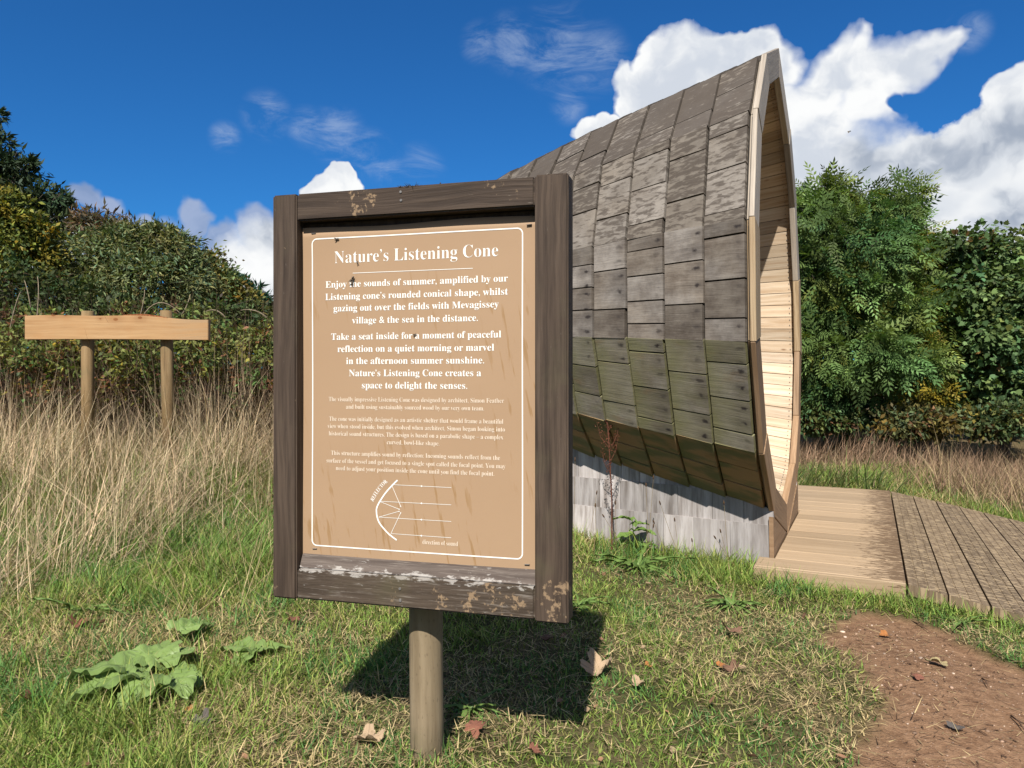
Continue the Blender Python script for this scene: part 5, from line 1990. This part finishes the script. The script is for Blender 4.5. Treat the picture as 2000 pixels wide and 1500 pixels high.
def make_plants():
    rd = random.Random(4)
    # the big burdock
    c = gpt(300, 1340)
    b = empty('burdock_plant', c)
    tag(b, 'large burdock plant with broad crinkled pale green leaves lying on the lawn', 'plant')
    for (px, py, head, L, W, tilt) in ((285, 1345, 190, .27, .17, .12), (300, 1320, 75, .15, .22, .32), (260, 1365, 205, .20, .16, .08), (330, 1345, 350, .11, .13, .2), (290, 1318, 120, .16, .20, .30),
                                       (250, 1350, 172, .20, .16, .18), (330, 1362, 320, .12, .12, .15), (350, 1262, 60, .14, .12, .25), (305, 1372, 250, .13, .14, .1)):
        leaf_at('leaf', b, gpt(px, py, .035 + rd.uniform(0, .035)), R(head), L, W, rd, M['burdock'], tilt, fold=.22, droop=.45, wav=.07)
    c = gpt(490, 1285)
    b = empty('burdock_plant', c)
    tag(b, 'small burdock plant with two pale green leaves near the sign', 'plant')
    for (px, py, head, L, W, tilt) in ((500, 1288, 165, .15, .11, .25), (505, 1288, 15, .10, .07, .35), (495, 1290, 250, .10, .10, .1)):
        leaf_at('leaf', b, gpt(px, py, .03), R(head), L, W, rd, M['burdock'], tilt, fold=.3, droop=.4)
    # narrow-leaved plantains
    for (px, py, n, L, lab) in ((1430, 1190, 34, .13, 'flattened plantain rosette with narrow leaves on the lawn, nearest the bare soil'), (1245, 1115, 36, .19, 'upright tuft of long plantain leaves in front of the silver base shingles'),
                                (160, 1205, 34, .14, 'dark green plantain tuft at the edge of the bleached grass'), (920, 1395, 18, .11, 'plantain tuft in the shadow just right of the sign post'),
                                (1880, 1225, 20, .11, 'plantain rosette below the near edge of the grooved ramp'), (1130, 1190, 16, .12, 'small plantain rosette at the top of the shadow of the sign')):
        c = gpt(px, py)
        b = empty('plantain_plant', c)
        tag(b, lab, 'plant', 'plantain rosettes in the lawn')
        for i in range(n):
            h = 2 * math.pi * i / n + rd.uniform(-.3, .3)
            up = rd.uniform(.25, 1.05)
            leaf_at('leaf', b, c + Vector((0, 0, .01)), h, L * rd.uniform(.5, 1.2), L * .075 * rd.uniform(.7, 1.3), rd, M['plantain'], up, fold=.5, droop=rd.uniform(.6, 1.2), wav=.02, n=9, m=2)
    # thistle-like seedling with round leaves by the base
    c = gpt(1245, 1085)
    b = empty('dock_seedling', c)
    tag(b, 'leafy green seedling with lobed leaves standing against the silver base shingles', 'plant')
    v, f, u = tube([c, c + Vector((-.02, 0, .10)), c + Vector((-.03, 0, .20))], [.004, .003, .002], 6)
    under(build('stem', v, f, plain('green_stem', (.09, .14, .04), .6, .3, 40, .2), None, u), b)
    for i, (dx, dz, hd, L) in enumerate(((-.03, .20, 150, .11), (-.02, .17, 30, .10), (-.02, .14, 330, .12), (-.015, .11, 200, .12), (0, .06, 170, .13), (0, .05, 20, .12))):
        leaf_at('leaf', b, c + Vector((dx, 0, dz)), R(hd), L, L * .7, rd, M['plantain'], .4, fold=.3, droop=.5, wav=.08)
    # rusty dock seed spike
    c = gpt(1195, 1085)
    b = empty('dock_stalk', c)
    tag(b, 'tall rusty red dried dock stalk in front of the cone', 'plant')
    top = c + Vector((-.06, .02, 1.16))
    parts = []
    st = [c, c + Vector((.0, 0, .30)), c + Vector((-.015, 0, .61)), c + Vector((-.035, .01, .92)), top]
    parts.append(tube(st, [.0045, .004, .0035, .0025, .001], 6))
    tips = []
    for (z, dx, dz) in ((.46, -.05, .15), (.52, .05, .16), (.60, -.07, .15), (.58, .06, .22), (.72, -.05, .17), (.70, .05, .14), (.84, -.04, .14), (.90, .03, .12)):
        s = c + Vector((-.038 * max(0, z - .25) - .001, .002, z))
        e = s + Vector((dx, rd.uniform(-.03, .03), dz))
        parts.append(tube([s, s.lerp(e, .5) + Vector((dx * .2, 0, -.01)), e], [.0022, .0018, .0008], 5))
        tips.append((s, e))
    V, F, U = merge(parts)
    under(build('stem', V, F, plain('dock_stem', (.10, .038, .022), .8, .2, 40, .3), None, U), b)
    r = np.random.default_rng(3)
    P = []
    for s, e in tips + [(st[2], st[3]), (st[3], st[4]), (st[1], st[2])]:
        k = 60
        t = r.uniform(.15, 1, k)
        P.append(np.array(s)[None] + t[:, None] * (np.array(e) - np.array(s))[None] + r.normal(size=(k, 3)) * .008)
    P = np.concatenate(P)
    k = len(P)
    under(scatter('seeds', LEAF_Q[0], LEAF_Q[1], P, r.normal(size=(k, 3)), r.normal(size=(k, 3)), r.uniform(.006, .013, k), np.array([.13, .045, .025]) * r.uniform(.5, 1.5, k)[:, None], M['straw'], None, r.uniform(.008, .016, k)), b)
    # ribwort seed heads on thin stalks before the base
    stalk_m = plain('stalk_straw', (.20, .15, .075), .8, .2, 50, .2)
    head_m = plain('seed_head_brown', (.075, .045, .026), .9, .1, 250, .5)
    first = None
    for (bx, by, hx, hy, Ys) in ((1120, 1075, 1123, 900, 0), (1150, 1085, 1165, 965, 0), (1160, 1090, 1163, 990, 0), (1262, 1095, 1262, 950, 0), (1262, 1100, 1276, 935, 0), (1203, 1090, 1202, 985, 0),
                                 (1300, 1105, 1278, 1022, 0), (1335, 1110, 1290, 985, 0), (1320, 1110, 1318, 1018, 0), (1425, 1118, 1414, 985, 0), (1425, 1122, 1408, 1040, 0), (1445, 1120, 1398, 1052, 0),
                                 (1275, 1118, 1276, 1030, 0), (1365, 1112, 1352, 1058, 0), (1230, 1100, 1180, 1010, 0)):
        p = gpt(bx, by)
        h = at(hx, hy, p.y - .02)
        b = empty('ribwort_stalk', p)
        tag(b, 'thin ribwort stalk with a small brown seed head in front of the silver base shingles', 'plant', 'ribwort stalks before the cone base')
        m = p.lerp(h, .5) + Vector((rd.uniform(-.012, .012), 0, .01))
        v, f, u = tube([p, m, h], [.0013, .0011, .0009], 5)
        under(build('stem', v, f, stalk_m, None, u), b)
        d = (h - m).normalized()
        v, f, u = tube([h - d * .003, h, h + d * .008, h + d * .017, h + d * .021], [.0012, .0032, .0040, .0028, .0008], 8)
        under(build('seed_head', v, f, head_m, None, u, None, True), b)


make_plants()


# ------------------------------------------------------------------ fallen leaves, pebbles, twigs
def dead_leaf_mesh(rnd, lobes=5, curl=.5):
    n = 40
    V, F, U = [(0, 0, 0)], [], [(0, 0)]
    rings = (.35, .7, 1.0)
    ph = rnd.uniform(0, 6)
    k1, k2, k3 = rnd.uniform(-1, 1), rnd.uniform(.3, 1), rnd.uniform(0, 6)
    for q in rings:
        for i in range(n):
            t = 2 * math.pi * i / n
            lob = abs(math.cos(lobes * t / 2)) ** .7
            rad = (.58 + .42 * lob) * (1 - .25 * (math.cos(t) < -.8)) * (1 + .06 * math.sin(17 * t + ph))
            x, y = rad * q * math.cos(t), rad * q * math.sin(t) * .9
            z = curl * (k2 * (x * x) * .7 + k1 * y * y * .9 + .35 * x * y) + .10 * math.sin(5 * x + k3) * q + .08 * math.sin(7 * y + ph) * q
            V.append((x, y, z))
            U.append((x, y))
    for i in range(n):
        j = (i + 1) % n
        F.append((0, 1 + i, 1 + j))
        for q in range(2):
            a, b = 1 + q * n, 1 + (q + 1) * n
            F.append((a + i, b + i, b + j, a + j))
    zmin = min(v[2] for v in V)
    V = [(x, y, z - zmin) for x, y, z in V]
    return V, F, U


def deadleaf_mat(name, a, b):
    m, g, bs = new_mat(name)
    pos = g.node('ShaderNodeTexCoord').outputs['Object']
    uv = g.node('ShaderNodeUVMap').outputs[0]
    x, y, z = g.sep(uv)
    ang = g.math('ARCTAN2', y, x)
    v = g.step(g.math('COSINE', g.math('MULTIPLY', ang, 5.0)), .96, 1.0)
    c = g.mix(g.noise(pos, 4, 5, .65), a, b)
    c = g.mix(g.math('MULTIPLY', v, .4), c, tuple(q * .5 for q in a))
    g.l.new(c, bs.inputs['Base Color'])
    bs.inputs['Roughness'].default_value = .7
    bump(g, bs, g.noise(pos, 14, 4, .6), .5, .02)
    return m


def make_litter():
    rd = random.Random(12)
    tan = deadleaf_mat('tan_leaf', (.33, .225, .13), (.46, .34, .22))
    brown = deadleaf_mat('brown_leaf', (.13, .07, .042), (.24, .135, .085))
    orange = deadleaf_mat('orange_leaf', (.30, .11, .03), (.44, .19, .06))
    red = deadleaf_mat('russet_leaf', (.16, .062, .038), (.28, .12, .075))
    grey = deadleaf_mat('grey_leaf', (.05, .042, .036), (.17, .145, .125))
    olive = deadleaf_mat('faded_leaf', (.28, .22, .10), (.42, .34, .18))
    L = [(1172, 1322, 36, tan, 5, 1.7, 'large pale tan curled dead leaf at the edge of the shadow of the sign'),
         (1430, 1245, 24, brown, 5, 1.0, 'curled brown dead leaf on the lawn below the plantain rosette'),
         (1430, 1320, 20, brown, 5, 1.1, 'folded brown dead leaf on the open lawn, next nearer than the curled brown one'),
         (1408, 1312, 11, orange, 3, .4, 'narrow orange leaf touching the folded brown leaf'),
         (1266, 1312, 10, orange, 3, .5, 'small bright orange leaf on the open lawn right of the tan leaf'),
         (1832, 1290, 25, olive, 5, .5, 'faded yellow lobed leaf lying on the bare red soil'),
         (1790, 1316, 13, red, 3, 1.0, 'small curled red-brown leaf left of the faded lobed leaf on the soil'),
         (1728, 1236, 13, orange, 3, .4, 'small orange leaf near the top of the bare soil'),
         (60, 1384, 24, red, 5, 1.2, 'russet leaf standing on edge at the far left of the lawn'),
         (572, 1226, 17, red, 5, 1.1, 'russet leaf in the grass just left of the lower edge of the sign'),
         (716, 1462, 34, tan, 5, 1.4, 'crumpled tan leaf left of the foot of the sign post'),
         (928, 1442, 24, red, 5, 1.0, 'dark russet leaf right of the foot of the sign post'),
         (388, 1428, 22, grey, 5, 1.5, 'shrivelled grey-black leaf below the large burdock'),
         (1046, 1484, 18, red, 5, 1.1, 'russet leaf at the lowest middle of the photo'),
         (152, 1232, 22, red, 5, 1.0, 'russet leaf beneath the dark plantain tuft'),
         (375, 1398, 14, orange, 3, .5, 'slender orange leaf just below the large burdock'),
         (240, 1402, 12, orange, 4, .6, 'orange-brown leaf under the left side of the large burdock'),
         (1865, 1412, 18, grey, 4, 1.0, 'dark grey leaf on the bare red soil'),
         (1248, 1348, 18, tan, 4, .8, 'broken tan leaf in the grass nearest the large pale leaf'),
         (1065, 1262, 16, brown, 4, 1.0, 'brown leaf in the middle of the shadow of the sign')]
    for (px, py, r, mat, lob, curl, lab) in L:
        p = gpt(px, py)
        V, F, U = dead_leaf_mesh(rd, lob, curl)
        o = build('dead_leaf', V, F, mat, None, U, None, True)
        s = r * p.y / FPX
        o.scale = (s, s, s)
        on_soil = float(soil_amt(np.array([p.x]), np.array([p.y]))[0]) > .5
        o.location = p + Vector((0, 0, -.012 if on_soil else .020))
        o.rotation_euler = (rd.uniform(-.35, .35) + (.9 if px == 60 else 0), rd.uniform(-.3, .3), rd.uniform(0, 6.28))
        tag(o, lab, 'leaf', 'fallen leaves on the ground')
    # crumbs of dead leaf among the grass
    r = np.random.default_rng(18)
    n = 420
    y = 1.5 + 3.5 * r.random(n) ** 1.2
    x = (r.random(n) * 2 - 1) * .75 * y
    keep = ~hidden(x, y) & (r.random(n) < .3 + .7 * sstep(fbm(x, y, 1.4, 61), .4, .6))
    x, y = x[keep], y[keep]
    n = len(x)
    P = np.stack([x, y, gz(x, y) + r.uniform(.004, .028, n)], -1)
    N = np.array([[0, 0, 1.0]]) + r.normal(size=(n, 3)) * .6
    c = np.array([.24, .13, .075])[None] * r.uniform(.4, 1.5, n)[:, None]
    pl = r.random(n) < .25
    c[pl] = np.array([.42, .30, .18]) * r.uniform(.6, 1.2, pl.sum())[:, None]
    o = scatter('leaf_litter', [(0, 0, 0), (.3, -.3, .10), (.7, -.22, .02), (1, 0, .12), (.65, .28, .05), (.3, .2, .12), (.5, 0, -.04)], [(0, 1, 6), (1, 2, 6), (2, 3, 6), (3, 4, 6), (4, 5, 6), (5, 0, 6)],
                P, r.normal(size=(n, 3)) * np.array([1, 1, .3]), N, r.uniform(.010, .034, n), c, M['straw'])
    tag(o, 'brown crumbs of dead leaves scattered among the grass', 'leaf litter', kind='stuff')
    # pebbles
    r = np.random.default_rng(8)
    n = 4200
    y = r.uniform(1.5, 3.4, n)
    x = r.uniform(.7, 3.2, n)
    keep = (soil_amt(x, y) > .6) & ~hidden(x, y)
    x, y = x[keep], y[keep]
    n = len(x)
    bm = bmesh.new()
    bmesh.ops.create_icosphere(bm, subdivisions=1, radius=1)
    tv = np.array([tuple(v.co) for v in bm.verts])
    tf = [tuple(v.index for v in f.verts) for f in bm.faces]
    bm.free()
    tv = tv * np.array([1, .75, .5]) * r.uniform(.8, 1.2, (len(tv), 1))
    s = .0024 * np.exp(r.normal(size=n) * .6)
    P = np.stack([x, y, gz(x, y) - .0175 + s * .2], -1)
    D = np.stack([np.cos(x * 991), np.sin(x * 991), np.zeros(n)], -1)
    N = np.tile(np.array([[0, 0, 1.0]]), (n, 1)) + r.normal(size=(n, 3)) * .2
    c = np.array([.26, .17, .115])[None] * r.uniform(.4, 1.5, n)[:, None]
    pale = r.random(n) < .22
    c[pale] = np.array([.48, .37, .28]) * r.uniform(.7, 1.2, pale.sum())[:, None]
    pm, g, bs = new_mat('pebble_stone')
    g.l.new(g.attr('col'), bs.inputs['Base Color'])
    o = scatter('pebbles', tv, tf, P, D, N, s, c, pm)
    tag(o, 'small stones and grit scattered over the bare red soil', 'pebbles', kind='stuff')
    # chips of bark and straw on the soil
    n = 3000
    y = r.uniform(1.5, 3.4, n)
    x = r.uniform(.7, 3.2, n)
    keep = (soil_amt(x, y) > .5) & ~hidden(x, y)
    x, y = x[keep], y[keep]
    n = len(x)
    c = np.array([.13, .075, .045])[None] * r.uniform(.4, 1.6, n)[:, None]
    st = r.random(n) < .3
    c[st] = np.array([.38, .27, .15]) * r.uniform(.6, 1.2, st.sum())[:, None]
    o = blades_obj('bark_chips', np.stack([x, y, gz(x, y) - .014], -1), r.uniform(.008, .04, n), r.uniform(.002, .006, n), r.uniform(0, 6.28, n), r.uniform(1.45, 1.57, n), r.uniform(-.05, .05, n), c, M['straw'], segs=2)
    tag(o, 'bark chips and bits of straw on the bare red soil', 'wood chips', kind='stuff')
    tw = plain('twig_bark', (.10, .06, .04), .9, .1, 60, .4)
    for (a, b, lab) in (((1628, 1258), (1642, 1270), 'short forked twig at the left corner of the bare soil'), ((1918, 1318), (1930, 1335), 'reddish twig on the soil at the right, below the ramp'),
                        ((1975, 1390), (2005, 1425), 'long twig on the soil at the right edge of the photo'), ((1775, 1205), (1820, 1232), 'pale thin twig along the upper edge of the bare soil')):
        A, B = gpt(*a, -.012), gpt(*b, -.010)
        v1 = tube([A, A.lerp(B, .5) + Vector((.004, .004, .006)), B], [.0028, .0024, .0012], 6)
        v2 = tube([A.lerp(B, .5) + Vector((.004, .004, .006)), A.lerp(B, .7) + Vector((.018, -.004, .008))], [.0016, .0008], 5)
        V, F, U = merge([v1, v2])
        o = build('twig', V, F, tw, None, U, None, True)
        tag(o, lab, 'twig', 'twigs on the bare soil')


make_litter()


# ------------------------------------------------------------------ insects and the tuft on top of the sign
def make_small():
    rd = random.Random(2)

    def sgn(x, z, y):
        yv = Vector((-SGN_X.y, SGN_X.x, 0))
        return SGN_O + SGN_X * x + yv * y + Vector((0, 0, z))

    def insect(name, label, p, size, ang, wings=True, group=None):
        root = empty(name, p, SGN_RZ)
        tag(root, label, 'insect', group)
        d = Vector((math.cos(ang), 0, math.sin(ang)))
        v, f, u = tube([-d * .5 * size, -d * .42 * size, -d * .15 * size, d * .05 * size, d * .15 * size, d * .30 * size, d * .36 * size, d * .48 * size, d * .5 * size],
                       [.02 * size, .13 * size, .19 * size, .10 * size, .17 * size, .12 * size, .11 * size, .10 * size, .02 * size], 8)
        b = build('body', v, f, M['black'], root, u, None, True)
        b.parent = root
        if wings:
            for s in (-1, 1):
                nn = Vector((-d.z, 0, d.x)) * s
                a = d * .1 * size
                V = [a + Vector((0, -.12 * size, 0)), a - d * .3 * size + nn * .25 * size + Vector((0, -.16 * size, 0)), a - d * .75 * size + nn * .38 * size + Vector((0, -.12 * size, 0)), a - d * .6 * size + nn * .12 * size + Vector((0, -.14 * size, 0))]
                build('wing', V, [(0, 1, 2, 3)], M['wing'], root)
        legs = []
        for i in (-1, 0, 1):
            for s in (-1, 1):
                nn = Vector((-d.z, 0, d.x)) * s
                a = d * (.1 + .08 * i) * size
                legs.append(tube([a, a + nn * .2 * size + Vector((0, -.05 * size, 0)) + d * .1 * i * size, a + nn * .36 * size + Vector((0, .14 * size, 0)) + d * .25 * i * size], [.022 * size, .018 * size, .01 * size], 4))
        V, F, U = merge(legs)
        build('legs', V, F, M['black'], root, U)
    insect('wasp', 'slender dark wasp clinging to the panel at the word the', sgn(.2053, .787, REC - .006), .017, 1.1)
    insect('fly', 'small black fly on the panel under the letter t of the title', sgn(.218, .829, REC - .004), .008, 1.9)
    insect('fly', 'round black fly on the panel beside the words for a moment', sgn(.3691, .650, REC - .004), .008, .3)
    insect('fly', 'golden-brown fly on the upper border line of the panel', sgn(.163, .8885, REC - .005), .011, .1)
    insect('fly', 'fly standing on the top rail of the sign, right of the dry tuft', sgn(.437, 1.003, .02), .009, 1.3)
    insect('fly', 'dark insect flying in front of the big white cloud', at(1659, 257, 2.4), .010, .4)
    insect('fly', 'dark insect flying above the sycamore tree', at(1833, 366, 2.6), .009, .2)
    # dry moss lying on the top rail
    p = sgn(.36, 1.0, .025)
    r = np.random.default_rng(6)
    n = 420
    x = r.normal(size=n) * .020
    P = np.stack([p.x + x * SGN_X.x, p.y + x * SGN_X.y + r.normal(size=n) * .008, np.full(n, p.z - .002)], -1)
    o = blades_obj('moss_tuft', P, r.uniform(.008, .026, n) * np.exp(-(x / .035) ** 2), r.uniform(.0014, .0032, n), r.uniform(0, 6.28, n), r.uniform(.8, 1.6, n), r.uniform(0, .8, n), np.array([.13, .10, .045]) * r.uniform(.4, 1.5, n)[:, None], M['straw'])
    tag(o, 'dry brown moss tuft lying on the top rail of the sign', 'moss')


make_small()
